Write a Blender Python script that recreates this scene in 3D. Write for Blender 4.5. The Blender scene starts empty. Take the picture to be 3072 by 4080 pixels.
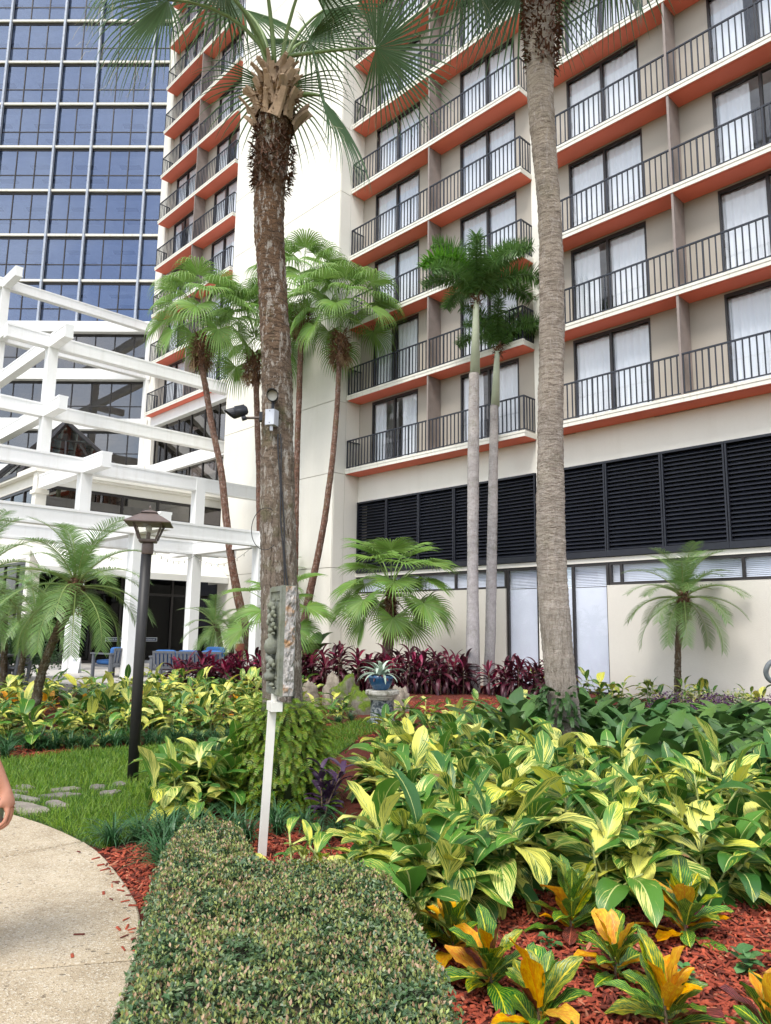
import bpy, math, random
import numpy as np
from mathutils import Vector, Matrix, noise

S = bpy.context.scene
COL = S.collection
R = math.radians

# ------------------------------------------------------------------ camera
PITCH, ROLL = 0.157614, 0.014049
fw = Vector((0, math.cos(PITCH), math.sin(PITCH))); rt0 = Vector((1, 0, 0)); up0 = rt0.cross(fw)
rt = rt0 * math.cos(ROLL) + up0 * math.sin(ROLL); up = up0 * math.cos(ROLL) - rt0 * math.sin(ROLL)
cd = bpy.data.cameras.new('camera'); cam = bpy.data.objects.new('camera', cd); COL.objects.link(cam)
cam.matrix_world = Matrix(((rt.x, up.x, -fw.x, 0), (rt.y, up.y, -fw.y, 0), (rt.z, up.z, -fw.z, 1.6), (0, 0, 0, 1)))
cd.sensor_fit = 'VERTICAL'; cd.sensor_height = 36; cd.lens = 36 * 2941.44 / 4080
cd.clip_start = 0.05; cd.clip_end = 3000
S.camera = cam

# ------------------------------------------------------------------ sky, sun, exposure
SUN_EL, SUN_AZ = R(58), R(205)          # azimuth clockwise from +Y: behind the camera, to its left
w = bpy.data.worlds.new('World'); S.world = w; w.use_nodes = True
wt = w.node_tree; wt.nodes.clear()
wo = wt.nodes.new('ShaderNodeOutputWorld'); wb = wt.nodes.new('ShaderNodeBackground'); wb.inputs[1].default_value = 0.13
sky = wt.nodes.new('ShaderNodeTexSky'); sky.sky_type = 'NISHITA'; sky.sun_disc = False
sky.sun_elevation = SUN_EL; sky.sun_rotation = SUN_AZ; sky.air_density = 1.0; sky.dust_density = 1.0; sky.ozone_density = 1.5
tc = wt.nodes.new('ShaderNodeTexCoord'); nz = wt.nodes.new('ShaderNodeTexNoise')
nz.inputs['Scale'].default_value = 2.6; nz.inputs['Detail'].default_value = 7; nz.inputs['Roughness'].default_value = 0.55
rp = wt.nodes.new('ShaderNodeValToRGB'); rp.color_ramp.elements[0].position = 0.40; rp.color_ramp.elements[1].position = 0.60
mx = wt.nodes.new('ShaderNodeMix'); mx.data_type = 'RGBA'
mx.inputs['B'].default_value = (9.2, 9.2, 9.4, 1)                 # sunlit cloud
wt.links.new(tc.outputs['Generated'], nz.inputs['Vector']); wt.links.new(nz.outputs['Fac'], rp.inputs[0])
wt.links.new(rp.outputs[0], mx.inputs['Factor']); wt.links.new(sky.outputs[0], mx.inputs['A'])
wt.links.new(mx.outputs['Result'], wb.inputs[0]); wt.links.new(wb.outputs[0], wo.inputs[0])
sl = bpy.data.lights.new('sun', 'SUN'); sl.energy = 1.9; sl.angle = R(19); sl.color = (1, 0.955, 0.88)
so = bpy.data.objects.new('sun', sl); COL.objects.link(so)
sd = Vector((math.sin(SUN_AZ) * math.cos(SUN_EL), math.cos(SUN_AZ) * math.cos(SUN_EL), math.sin(SUN_EL)))
so.rotation_euler = sd.to_track_quat('Z', 'Y').to_euler(); so.location = (0, -5, 60)
S.view_settings.view_transform = 'Standard'; S.view_settings.look = 'None'
S.view_settings.exposure = 0.92; S.view_settings.gamma = 1.0
S.render.engine = 'CYCLES'
S.cycles.use_denoising = True
S.cycles.use_adaptive_sampling = True; S.cycles.adaptive_threshold = 0.02
S.cycles.max_bounces = 6; S.cycles.diffuse_bounces = 3; S.cycles.glossy_bounces = 3
S.cycles.transparent_max_bounces = 14; S.cycles.transmission_bounces = 3
S.cycles.caustics_reflective = False; S.cycles.caustics_refractive = False
S.cycles.sample_clamp_indirect = 6

# ------------------------------------------------------------------ helpers
class MB:
    """collects simple shapes; build() links them as one mesh object"""
    def __init__(self, off=(0, 0, 0)):
        self.v = []; self.f = []; self.m = []; self.uv = None; self.off = off; self.cm = 0
    def add(self, vs, fs):
        n = len(self.v); ox, oy, oz = self.off
        self.v += [(a - ox, b - oy, c - oz) for a, b, c in vs]
        self.f += [tuple(i + n for i in f) for f in fs]; self.m += [self.cm] * len(fs); return self
    def box(self, x0, x1, y0, y1, z0, z1):
        if x0 > x1: x0, x1 = x1, x0
        if y0 > y1: y0, y1 = y1, y0
        return self.add([(x0, y0, z0), (x1, y0, z0), (x1, y1, z0), (x0, y1, z0), (x0, y0, z1), (x1, y0, z1), (x1, y1, z1), (x0, y1, z1)],
                        [(0, 3, 2, 1), (4, 5, 6, 7), (0, 1, 5, 4), (1, 2, 6, 5), (2, 3, 7, 6), (3, 0, 4, 7)])
    def obox(self, c, ax, ay, az):
        """oriented box: centre and three half-axis vectors"""
        c, ax, ay, az = map(Vector, (c, ax, ay, az))
        vs = [tuple(c + ax * i + ay * j + az * k) for k in (-1, 1) for i, j in ((-1, -1), (1, -1), (1, 1), (-1, 1))]
        return self.add(vs, [(0, 3, 2, 1), (4, 5, 6, 7), (0, 1, 5, 4), (1, 2, 6, 5), (2, 3, 7, 6), (3, 0, 4, 7)])
    def beam(self, a, b, w, h):
        a, b = Vector(a), Vector(b); d = (b - a); L = d.length; d.normalize()
        sx = d.cross(Vector((0, 0, 1)))
        if sx.length < 1e-4: sx = Vector((1, 0, 0))
        sx.normalize(); sz = sx.cross(d)
        return self.obox((a + b) / 2, d * (L / 2), sx * (w / 2), sz * (h / 2))
    def tube(self, pts, rad, n=8, cap=True, jit=0, rnd=None):
        pts = [Vector(p) for p in pts]; k = len(pts)
        if not hasattr(rad, '__len__'): rad = [rad] * k
        vs = []; side = None
        for i, p in enumerate(pts):
            t = (pts[min(i + 1, k - 1)] - pts[max(i - 1, 0)]).normalized()
            if side is None:
                side = t.cross(Vector((0, 1, 0)))
                if side.length < 0.1: side = t.cross(Vector((1, 0, 0)))
            side = (side - t * side.dot(t)).normalized(); o = t.cross(side)
            for j in range(n):
                a = 2 * math.pi * j / n; r = rad[i] * (1 + (rnd.uniform(-jit, jit) if jit else 0))
                vs.append(tuple(p + side * (math.cos(a) * r) + o * (math.sin(a) * r)))
        fs = [(i * n + j, i * n + (j + 1) % n, (i + 1) * n + (j + 1) % n, (i + 1) * n + j) for i in range(k - 1) for j in range(n)]
        if cap: fs += [tuple(range(n))[::-1], tuple((k - 1) * n + j for j in range(n))]
        return self.add(vs, fs)
    def lathe(self, prof, n=20, c=(0, 0, 0), rot=0, sq=None):
        """profile of (radius, z); a square section when n=4"""
        vs = []
        for r, z in prof:
            for j in range(n):
                a = 2 * math.pi * j / n + rot; vs.append((c[0] + r * math.cos(a), c[1] + r * math.sin(a), c[2] + z))
        k = len(prof)
        fs = [(i * n + j, i * n + (j + 1) % n, (i + 1) * n + (j + 1) % n, (i + 1) * n + j) for i in range(k - 1) for j in range(n)]
        fs += [tuple(range(n))[::-1], tuple((k - 1) * n + j for j in range(n))]
        return self.add(vs, fs)
    def poly(self, pts, z0, z1):
        """prism over a ground polygon"""
        n = len(pts); vs = [(x, y, z0) for x, y in pts] + [(x, y, z1) for x, y in pts]
        return self.add(vs, [tuple(range(n, 2 * n)), tuple(range(n))[::-1]] + [(i, (i + 1) % n, n + (i + 1) % n, n + i) for i in range(n)])
    def mesh(self, name, mats, smooth=False):
        me = bpy.data.meshes.new(name); me.from_pydata(self.v, [], self.f)
        for m in (mats if isinstance(mats, (list, tuple)) else [mats]): me.materials.append(m)
        if len(me.materials) > 1: me.polygons.foreach_set('material_index', self.m)
        if smooth: me.polygons.foreach_set('use_smooth', [True] * len(me.polygons))
        me.update(); return me
    def build(self, name, mats, parent=None, smooth=False):
        return link(name, self.mesh(name, mats, smooth), parent)

def link(name, data, parent=None, loc=None, rot=None, scale=None):
    o = bpy.data.objects.new(name, data); COL.objects.link(o)
    if parent is not None: o.parent = parent
    if loc is not None: o.location = loc
    if rot is not None: o.rotation_euler = rot
    if scale is not None: o.scale = scale if hasattr(scale, '__len__') else (scale,) * 3
    return o
def tag(o, label=None, cat=None, group=None, kind=None):
    if label: o['label'] = label
    if cat: o['category'] = cat
    if group: o['group'] = group
    if kind: o['kind'] = kind
    return o
def thing(name, label, cat, loc=(0, 0, 0), rotz=0, group=None):
    o = link(name, None, None, loc, (0, 0, rotz)); o.empty_display_size = 0.3
    return tag(o, label, cat, group)
def struct(o): o['kind'] = 'structure'; return o

def np_mesh(name, verts, loops, sizes, mats, mi=None, uv=None, smooth=False):
    """fast mesh from numpy arrays"""
    me = bpy.data.meshes.new(name); verts = np.asarray(verts, np.float32); loops = np.asarray(loops, np.int32); sizes = np.asarray(sizes, np.int32)
    me.vertices.add(len(verts)); me.vertices.foreach_set('co', verts.ravel())
    me.loops.add(len(loops)); me.loops.foreach_set('vertex_index', loops)
    st = np.concatenate(([0], np.cumsum(sizes)[:-1])).astype(np.int32)
    me.polygons.add(len(sizes)); me.polygons.foreach_set('loop_start', st); me.polygons.foreach_set('loop_total', sizes)
    for m in (mats if isinstance(mats, (list, tuple)) else [mats]): me.materials.append(m)
    if mi is not None: me.polygons.foreach_set('material_index', np.asarray(mi, np.int32))
    if smooth: me.polygons.foreach_set('use_smooth', np.ones(len(sizes), bool))
    if uv is not None:
        l = me.uv_layers.new(name='uv'); l.data.foreach_set('uv', np.asarray(uv, np.float32).ravel())
    me.update(calc_edges=True); me.validate(); return me

# ------------------------------------------------------------------ materials
class NT:
    def __init__(self, name):
        self.mat = bpy.data.materials.new(name); self.mat.use_nodes = True; self.t = self.mat.node_tree; self.t.nodes.clear()
        self.out = self.t.nodes.new('ShaderNodeOutputMaterial')
    def n(self, typ, ins=None, **props):
        nd = self.t.nodes.new('ShaderNode' + typ)
        for k, v in props.items(): setattr(nd, k, v)
        for k, v in (ins or {}).items():
            s = nd.inputs[k]
            if hasattr(v, 'is_output') or hasattr(v, 'links'): self.t.links.new(v, s)
            else: s.default_value = v
        return nd
    def coord(self, kind='Object'): return self.n('TexCoord').outputs[kind]
    def noise(self, scale, detail=4, rough=0.55, vec=None, stretch=None):
        v = vec or self.coord()
        if stretch: v = self.n('Mapping', {'Vector': v, 'Scale': stretch}).outputs[0]
        return self.n('TexNoise', {'Vector': v, 'Scale': scale, 'Detail': detail, 'Roughness': rough}).outputs['Fac']
    def ramp(self, fac, stops, interp='LINEAR'):
        r = self.n('ValToRGB', {'Fac': fac}); cr = r.color_ramp; cr.interpolation = interp
        while len(cr.elements) < len(stops): cr.elements.new(0.5)
        for e, (p, c) in zip(cr.elements, stops): e.position = p; e.color = (*c, 1) if len(c) == 3 else c
        return r.outputs[0]
    def mix(self, fac, a, b, blend='MIX'):
        m = self.n('Mix', data_type='RGBA', blend_type=blend)
        for k, v in (('Factor', fac), ('A', a), ('B', b)):
            s = m.inputs[k]
            if k != 'Factor': s = [x for x in m.inputs if x.name == k and x.type == 'RGBA'][0]
            else: s = [x for x in m.inputs if x.name == 'Factor' and x.type == 'VALUE'][0]
            if hasattr(v, 'links'): self.t.links.new(v, s)
            else: s.default_value = (*v, 1) if hasattr(v, '__len__') and len(v) == 3 else v
        return [x for x in m.outputs if x.type == 'RGBA'][0]
    def math(self, op, a, b=0.0, c=None):
        nd = self.n('Math', operation=op)
        for i, v in enumerate((a, b) if c is None else (a, b, c)):
            if hasattr(v, 'links'): self.t.links.new(v, nd.inputs[i])
            else: nd.inputs[i].default_value = v
        return nd.outputs[0]
    def bump(self, h, strength=0.3, dist=0.02): return self.n('Bump', {'Height': h, 'Strength': strength, 'Distance': dist}).outputs[0]
    def principled(self, color, rough=0.6, bump=None, metal=0.0, spec=0.4, **kw):
        ins = {'Base Color': color if hasattr(color, 'links') else (*color, 1), 'Roughness': rough, 'Metallic': metal, 'Specular IOR Level': spec}
        ins.update(kw)
        if bump is not None: ins['Normal'] = bump
        return self.n('BsdfPrincipled', ins).outputs[0]
    def done(self, sh): self.t.links.new(sh, self.out.inputs[0]); return self.mat

def rand_of(t): return t.math('FRACT', t.math('ADD', t.n('ObjectInfo').outputs['Random'], t.n('NewGeometry').outputs['Random Per Island']))
def hv(t, col, rnd, dh=0.03, ds=0.2, dv=0.35):
    """per object variation of a colour"""
    r2 = t.math('FRACT', t.math('MULTIPLY', rnd, 7.31)); r3 = t.math('FRACT', t.math('MULTIPLY', rnd, 13.7))
    return t.n('HueSaturation', {'Color': col, 'Hue': t.math('ADD', 0.5 - dh / 2, t.math('MULTIPLY', rnd, dh)),
        'Saturation': t.math('ADD', 1 - ds / 2, t.math('MULTIPLY', r2, ds)), 'Value': t.math('ADD', 1 - dv / 2, t.math('MULTIPLY', r3, dv))}).outputs[0]

def plain(name, c, rough=0.6, var=0.12, scale=3.0, bump=0.0, metal=0.0, spec=0.4, bscale=60):
    t = NT(name); n1 = t.noise(scale, 5); lo = tuple(x * (1 - var) for x in c); hi = tuple(min(1, x * (1 + var)) for x in c)
    col = t.ramp(n1, [(0.3, lo), (0.7, hi)])
    b = t.bump(t.noise(bscale, 3), bump, 0.01) if bump else None
    return t.done(t.principled(col, rough, b, metal, spec))
def stucco(name, c, streak=0.10, bump=0.25, ss=1.0):
    t = NT(name); big = t.noise(0.35, 6, 0.6); st = t.noise(ss, 6, 0.65, stretch=(2.2, 2.2, 0.10)); fine = t.noise(18, 3)
    col = t.ramp(big, [(0.3, tuple(x * 0.95 for x in c)), (0.7, tuple(min(1, x * 1.03) for x in c))])
    col = t.mix(t.math('MULTIPLY', t.ramp(st, [(0.52, (0, 0, 0)), (0.8, (1, 1, 1))]), streak), col, tuple(x * y for x, y in zip(c, (0.62, 0.58, 0.50))))
    col = t.mix(0.06, col, fine, 'MULTIPLY')
    return t.done(t.principled(col, 0.85, t.bump(t.noise(45, 4), bump, 0.012), spec=0.25))
def leafmat(name, col, rough=0.42, transl=0.22, spec=0.4, dv=0.4, dh=0.03, tcol=None):
    """plain leaf: own colour varied per leaf, light shows through"""
    t = NT(name); rnd = rand_of(t); c = hv(t, (*col, 1), rnd, dh, 0.2, dv)
    p = t.principled(c, rough, spec=spec)
    tr = t.n('BsdfTranslucent', {'Color': (tcol or tuple(min(1, x * 1.5) for x in col)) + (1,)}).outputs[0]
    return t.done(t.n('MixShader', {0: transl, 1: p, 2: tr}).outputs[0])
def leafmat_uv(name, build, rough=0.38, transl=0.2, spec=0.45):
    t = NT(name); rnd = rand_of(t); uv = t.n('UVMap').outputs[0]
    sp = t.n('SeparateXYZ', {'Vector': uv}); u, v = sp.outputs[0], sp.outputs[1]
    av = t.math('ABSOLUTE', t.math('SUBTRACT', v, 0.5))
    c, bmp = build(t, u, v, av, rnd)
    p = t.principled(c, rough, bmp, spec=spec); tr = t.n('BsdfTranslucent', {'Color': c}).outputs[0]
    return t.done(t.n('MixShader', {0: transl, 1: p, 2: tr}).outputs[0])
def glassmat(name, tint, refl, rough=0.0, rcol=(1, 1, 1)):
    t = NT(name); fr = t.math('POWER', t.n('LayerWeight', {'Blend': 0.5}).outputs['Facing'], 4.0)      # the same from both sides of the pane
    fac = t.math('MINIMUM', t.math('ADD', t.math('MULTIPLY', fr, 0.55), refl), 0.95)
    wob = t.bump(t.noise(0.5, 2), 0.02, 0.3)
    g = t.n('BsdfGlossy', {'Color': (*rcol, 1), 'Roughness': rough, 'Normal': wob}).outputs[0]; tr = t.n('BsdfTransparent', {'Color': (*tint, 1)}).outputs[0]
    return t.done(t.n('MixShader', {0: fac, 1: tr, 2: g}).outputs[0])

# frame of the hotel: x runs along the balcony front (to the right), y into the building, z up
PHI = math.atan2(-0.72085, 0.69310)
EX, EY = Vector((math.cos(PHI), math.sin(PHI), 0)), Vector((-math.sin(PHI), math.cos(PHI), 0))
def HF(s, d, z=0.0): return EX * s + EY * d + Vector((0, 0, z))
# ================================================================== ground, path, lawn
rng = random.Random(7)
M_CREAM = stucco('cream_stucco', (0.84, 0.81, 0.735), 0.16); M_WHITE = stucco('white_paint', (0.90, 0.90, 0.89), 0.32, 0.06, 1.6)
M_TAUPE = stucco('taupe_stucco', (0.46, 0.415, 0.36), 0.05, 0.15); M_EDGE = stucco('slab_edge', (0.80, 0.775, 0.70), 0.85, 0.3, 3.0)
M_LOW = stucco('low_wall_stucco', (0.70, 0.665, 0.60), 0.05, 0.35)
M_CORAL = plain('coral_paint', (0.88, 0.215, 0.14), 0.75, 0.06, 0.8)
M_RAIL = plain('rail_paint', (0.024, 0.028, 0.040), 0.45, 0.1); M_FRAME = plain('bronze_frame', (0.028, 0.024, 0.024), 0.4, 0.1)
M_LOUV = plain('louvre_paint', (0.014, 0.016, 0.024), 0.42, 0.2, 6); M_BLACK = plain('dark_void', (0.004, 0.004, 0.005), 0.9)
M_SCREEN = plain('screen_paint', (0.27, 0.225, 0.205), 0.6); M_MULL = plain('mullion_metal', (0.38, 0.42, 0.50), 0.5, 0.2, 9)
M_ROOM = plain('room_paint', (0.78, 0.76, 0.73), 0.9); M_DARKROOM = plain('dark_room', (0.09, 0.085, 0.08), 0.9)
M_GLASS = glassmat('window_glass', (0.96, 0.975, 1.0), 0.035); M_BLUEGLASS = glassmat('tinted_glass', (0.52, 0.58, 0.70), 0.15, 0, (0.62, 0.74, 0.98))
M_BRONZEGLASS = glassmat('bronze_glass', (0.30, 0.27, 0.25), 0.17, 0, (0.90, 0.88, 0.86)); M_DARKGLASS = glassmat('dark_glass', (0.10, 0.10, 0.11), 0.015)
t = NT('curtain_cloth'); c = t.principled((0.95, 0.95, 0.94), 0.9, spec=0.1); tr = t.n('BsdfTranslucent', {'Color': (0.8, 0.8, 0.8, 1)}).outputs[0]
M_CURT = t.done(t.n('MixShader', {0: 0.12, 1: c, 2: tr}).outputs[0])
M_BLIND = plain('blind_cloth', (0.80, 0.81, 0.86), 0.8, 0.03)

# ================================================================== hotel with the balconies
HB = (-15.5, 17.6, 0)
hotel = thing('hotel_building', 'tall cream hotel with coral soffit balconies and white curtains', 'building', HF(*HB), PHI)
def hm(): return MB(HB)
FH, F0 = 2.735, 7.25                    # storey height, lowest balcony floor
DF, DW = 16.95, 17.60                   # front edge of the balconies, window wall
TOP = 48.6
SEC = [(-11.40, 0, 8), (-19.76, 0, 9), (-36.10, 2, 14)]       # start along the front, first and last storey
WIN = [(0.69, 2.98), (4.88, 7.17)]; FIN = 4.0; LEN = 7.80

# window meshes shared by all balcony windows (local: x 0..2.29, y 0 = wall face, z 0..2.5)
def win_frame():
    b = MB(); W, Hh = 2.29, 2.50
    for x0, x1 in ((0, 0.05), (W - 0.05, W), (W / 2 - 0.035, W / 2 + 0.035)): b.box(x0, x1, 0.0, 0.10, 0.07, Hh - 0.09)
    b.box(0, W, -0.004, 0.10, Hh - 0.09, Hh); b.box(0, W, -0.004, 0.10, 0.0, 0.07)
    b.box(0.075, 0.10, -0.05, -0.001, 0.95, 1.15)
    return b.mesh('window', M_FRAME)
def pane_mesh():
    return MB().box(-0.02, 1.038, 0.045, 0.051, 0.071, 2.408).mesh('pane', M_GLASS)
def curtain_mesh(width, seed):
    r = random.Random(seed); n = int(width / 0.022); vs = []; ph = 0
    zt = [0.09, 1.2, 2.28, 2.37]
    for i in range(n + 1):
        x = width * i / n; ph += r.uniform(0.55, 1.0)
        for k, z in enumerate(zt):
            amp = (0.042, 0.036, 0.02, 0.012)[k]
            vs.append((x + 0.01 * math.sin(ph * 0.7 + k), 0.105 + amp * math.sin(ph) + 0.01 * math.sin(x * 9 + k), z))
    fs = [(i * 4 + k, (i + 1) * 4 + k, (i + 1) * 4 + k + 1, i * 4 + k + 1) for i in range(n) for k in range(3)]
    b = MB(); b.add(vs, fs); return b.mesh('curtain', M_CURT, True)
ME_WIN, ME_PANE = win_frame(), pane_mesh()
ME_CURT = {wd: [curtain_mesh(wd, 31 * k + int(wd * 100)) for k in range(3)] for wd in (1.05, 0.80, 0.58, 0.34)}
ME_BALU = MB().box(-0.014, 0.014, -0.014, 0.014, 0.09, 1.03).mesh('baluster', M_RAIL)
ME_POST = MB().box(-0.019, 0.019, -0.019, 0.019, 0.0, 1.03).mesh('post', M_RAIL)
def slab_mesh():
    b = MB(); b.box(0, LEN, 0, DW - DF + 0.02, -0.16, 0)
    b.box(-0.012, LEN + 0.012, -0.014, 0.06, -0.052, 0.016); return b.mesh('balcony', M_EDGE)
def soffit_mesh():
    b = MB(); b.box(0.02, LEN - 0.02, 0.075, DW - DF, -0.176, -0.163); b.box(0.03, LEN - 0.03, 0.02, 0.069, -0.170, -0.163); return b.mesh('soffit', M_CORAL)
def rail_mesh():
    b = MB(); b.box(0.03, LEN - 0.03, 0.028, 0.072, 1.03, 1.07); b.box(0.03, LEN - 0.03, 0.035, 0.065, 0.06, 0.088)
    for x in (0.05, LEN - 0.05):
        b.box(x - 0.02, x + 0.02, 0.075, DW - DF - 0.01, 1.031, 1.069); b.box(x - 0.013, x + 0.013, 0.07, DW - DF - 0.01, 0.061, 0.087)
    return b.mesh('railing', M_RAIL)
ME_SLAB, ME_SOFF, ME_RAILS = slab_mesh(), soffit_mesh(), rail_mesh()
def screen_mesh():
    b = MB(); h = FH - 0.165; d = DW - DF - 0.03
    b.box(-0.03, 0.03, 0.02, 0.06, 0.0, h); b.box(-0.03, 0.03, d - 0.03, d, 0.0, h)
    z = 0.03
    while z < h - 0.03:
        b.box(-0.028, 0.012, 0.06, d - 0.03, z, z + 0.030); z += 0.074
    b.box(0.014, 0.022, 0.06, d - 0.03, 0.01, h - 0.01)
    return b.mesh('partition_screen', M_SCREEN)
ME_SCREEN = screen_mesh()
n_bal = 0; rest = MB(HB)
BX = [0.05] + [0.05 + (LEN - 0.1) * i / 50 for i in range(1, 50)] + [LEN - 0.05]
for si, (s0, k0, k1) in enumerate(SEC):
    wall = hm()
    for k in range(k0, k1 + 1):
        z = F0 + FH * k
        bal = link('balcony', ME_SLAB, hotel, (s0 - HB[0], DF - HB[1], z)); link('soffit', ME_SOFF, bal); link('railing', ME_RAILS, bal)
        spots = [(x, 0.05, i % 10 == 0 or i == 50) for i, x in enumerate(BX)] + [(x, y, False) for x in (0.05, LEN - 0.05) for y in (0.19, 0.33, 0.47, 0.60)]
        for x, y, post in spots:
            if (si == 0 and k <= 4 or si == 1 and k == 0) and n_bal < 300:
                link('post' if post else 'baluster', ME_POST if post else ME_BALU, bal, (x, y, 0)); n_bal += 1
            else:
                h = 0.021 if post else 0.014; rest.box(s0 + x - h, s0 + x + h, DF + y - h, DF + y + h, z + (0 if post else 0.089), z + 1.029)
        if k < k1 + 1:
            link('partition_screen', ME_SCREEN, hotel, (s0 + FIN - HB[0], DF - HB[1], z + 0.001))
        for wi, (a, b_) in enumerate(WIN):
            wn = link('window', ME_WIN, hotel, (s0 + a - HB[0], DW - HB[1] - 0.01, z + 0.001))
            link('pane', ME_PANE, wn, (0.071, 0, 0)); link('pane', ME_PANE, wn, (1.196, 0, 0))
            r = random.Random(si * 977 + k * 31 + wi * 7 + 5); q = r.random()
            wa, wb_ = (1.05, 1.05) if q < 0.84 else ((0.80, 1.05) if q < 0.92 else ((1.05, 0.58) if q < 0.97 else (0.58, 0.80)))
            if si == 1 and k == 0 and wi == 0: wa, wb_ = 0.58, 0.80
            if si == 0 and k == 1 and wi == 0: wa, wb_ = 0.80, 1.05
            if si == 0 and k == 2 and wi == 1: wa, wb_ = 0.80, 0.34
            link('curtain', r.choice(ME_CURT[wa]), wn, (0.05, 0, 0))
            link('curtain', r.choice(ME_CURT[wb_]), wn, ((1.19 if wb_ > 1 else 2.24 - wb_), 0, 0))
        zt = z + FH
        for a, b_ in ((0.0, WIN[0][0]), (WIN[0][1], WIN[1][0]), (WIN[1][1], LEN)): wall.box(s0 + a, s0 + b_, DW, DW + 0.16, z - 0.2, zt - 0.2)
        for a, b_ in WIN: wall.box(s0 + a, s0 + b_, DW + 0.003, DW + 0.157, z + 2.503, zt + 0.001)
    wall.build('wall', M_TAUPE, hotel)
    rm = hm()
    for k in range(k0, k1 + 2):
        z = F0 + FH * k; rm.box(s0 + 0.02, s0 + LEN - 0.02, DW + 0.17, DW + 4.2, z - 0.15, z - 0.005)
    rm.box(s0, s0 + LEN, DW + 4.2, DW + 4.3, F0 + FH * k0 - 0.2, F0 + FH * (k1 + 1))
    rm.box(s0 + FIN - 0.08, s0 + FIN + 0.08, DW + 0.17, DW + 4.19, F0 + FH * k0, F0 + FH * (k1 + 1) - 0.2)
    for x in (s0 - 0.06, s0 + LEN): rm.box(x, x + 0.06, DW + 0.17, DW + 4.19, F0 + FH * k0, F0 + FH * (k1 + 1) - 0.2)
    rm.build('room_lining', M_ROOM, hotel)
    up_ = hm(); zt = F0 + FH * (k1 + 1)
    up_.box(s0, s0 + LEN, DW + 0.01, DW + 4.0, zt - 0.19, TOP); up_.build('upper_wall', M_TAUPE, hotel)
tag(rest.build('railing_bars', M_RAIL, hotel), kind='stuff')

# cream block between the balcony stacks: panels with open joints
JZ = [0, 3.70, 7.08] + [7.08 + 2.66 + 2.735 * i for i in range(15)]
back = hm(); back.box(-27.13, -19.80, 16.46, 21.8, 0, TOP - 0.2); back.build('block_core', M_TAUPE, hotel)
for a, b_ in zip(JZ[:-1], JZ[1:]):
    hm().box(-27.15, -19.78, 16.42, 16.455, a + 0.012, b_ - 0.012).build('wall_panel', M_CREAM, hotel)
    hm().box(-19.795, -19.765, 16.457, 16.94, a + 0.010, b_ - 0.010).build('wall_panel', M_CREAM, hotel)
    hm().box(-19.795, -19.768, 16.955, 17.62, a + 0.003, b_ + 0.001).build('wall_panel', M_CREAM, hotel)
hm().box(-27.16, -27.13, 16.456, 19.0, 0, TOP - 0.3).build('block_side', M_CREAM, hotel)
# pilasters and cream walls
pil = hm(); pil.box(-12.0, -11.42, 17.54, 17.9, 0, TOP - 0.4); pil.build('pilaster', M_CREAM, hotel)
pil = hm(); pil.box(-36.95, -36.12, 17.42, 18.2, 7.3, TOP - 0.4); pil.build('pilaster', M_CREAM, hotel)
pil = hm(); pil.box(-28.28, -27.17, 17.61, 18.2, 0.2, TOP - 0.4); pil.build('pilaster', M_CREAM, hotel)
lo = hm()
lo.box(-19.76, -12.003, 17.60, 17.80, 6.12, F0 - 0.165); lo.box(-11.417, 2.0, 17.60, 17.80, 6.12, F0 - 0.165)
lo.box(-19.76, -12.003, 17.56, 17.80, 3.42, 3.545); lo.box(-11.417, 2.0, 17.56, 17.80, 3.42, 3.545); lo.build('fascia_wall', M_CREAM, hotel)
lw = hm(); lw.box(-19.76, -13.16, 17.56, 17.80, 0, 2.83); lw.box(-9.84, 2.0, 17.47, 17.80, 0, 2.81); lw.build('low_wall', M_LOW, hotel)
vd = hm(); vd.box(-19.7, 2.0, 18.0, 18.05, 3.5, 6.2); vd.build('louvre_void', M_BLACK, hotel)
# louvre panels
ME_SLAT = {}
def slat_mesh(wd):
    key = round(wd, 2)
    if key not in ME_SLAT:
        ME_SLAT[key] = MB().add([(0, 0.0, 0.0), (wd, 0.0, 0.0), (wd, 0.10, 0.085), (0, 0.10, 0.085), (0, 0.0, 0.012), (wd, 0.0, 0.012), (wd, 0.10, 0.097), (0, 0.10, 0.097)],
            [(0, 3, 2, 1), (4, 5, 6, 7), (0, 1, 5, 4), (1, 2, 6, 5), (2, 3, 7, 6), (3, 0, 4, 7)]).mesh('slat', M_LOUV)
    return ME_SLAT[key]
for edges in ([-19.70, -18.18, -16.65, -15.11, -13.57, -12.03], [-11.40, -9.83, -8.27, -6.71, -5.15, -3.59]):
    for a, b_ in zip(edges[:-1], edges[1:]):
        f = hm()
        f.box(a + 0.01, a + 0.05, 17.50, 17.72, 3.72, 6.05); f.box(b_ - 0.05, b_ - 0.01, 17.50, 17.72, 3.72, 6.05)
        f.box(a + 0.003, b_ - 0.003, 17.495, 17.72, 3.56, 3.72); f.box(a + 0.003, b_ - 0.003, 17.495, 17.72, 6.05, 6.11)
        p = f.build('louvre_panel', M_LOUV, hotel)
        for i in range(22):
            link('slat', slat_mesh(b_ - a - 0.10), p, (a + 0.05 - HB[0], 17.55 - HB[1], 3.74 + i * 0.1045))
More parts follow.
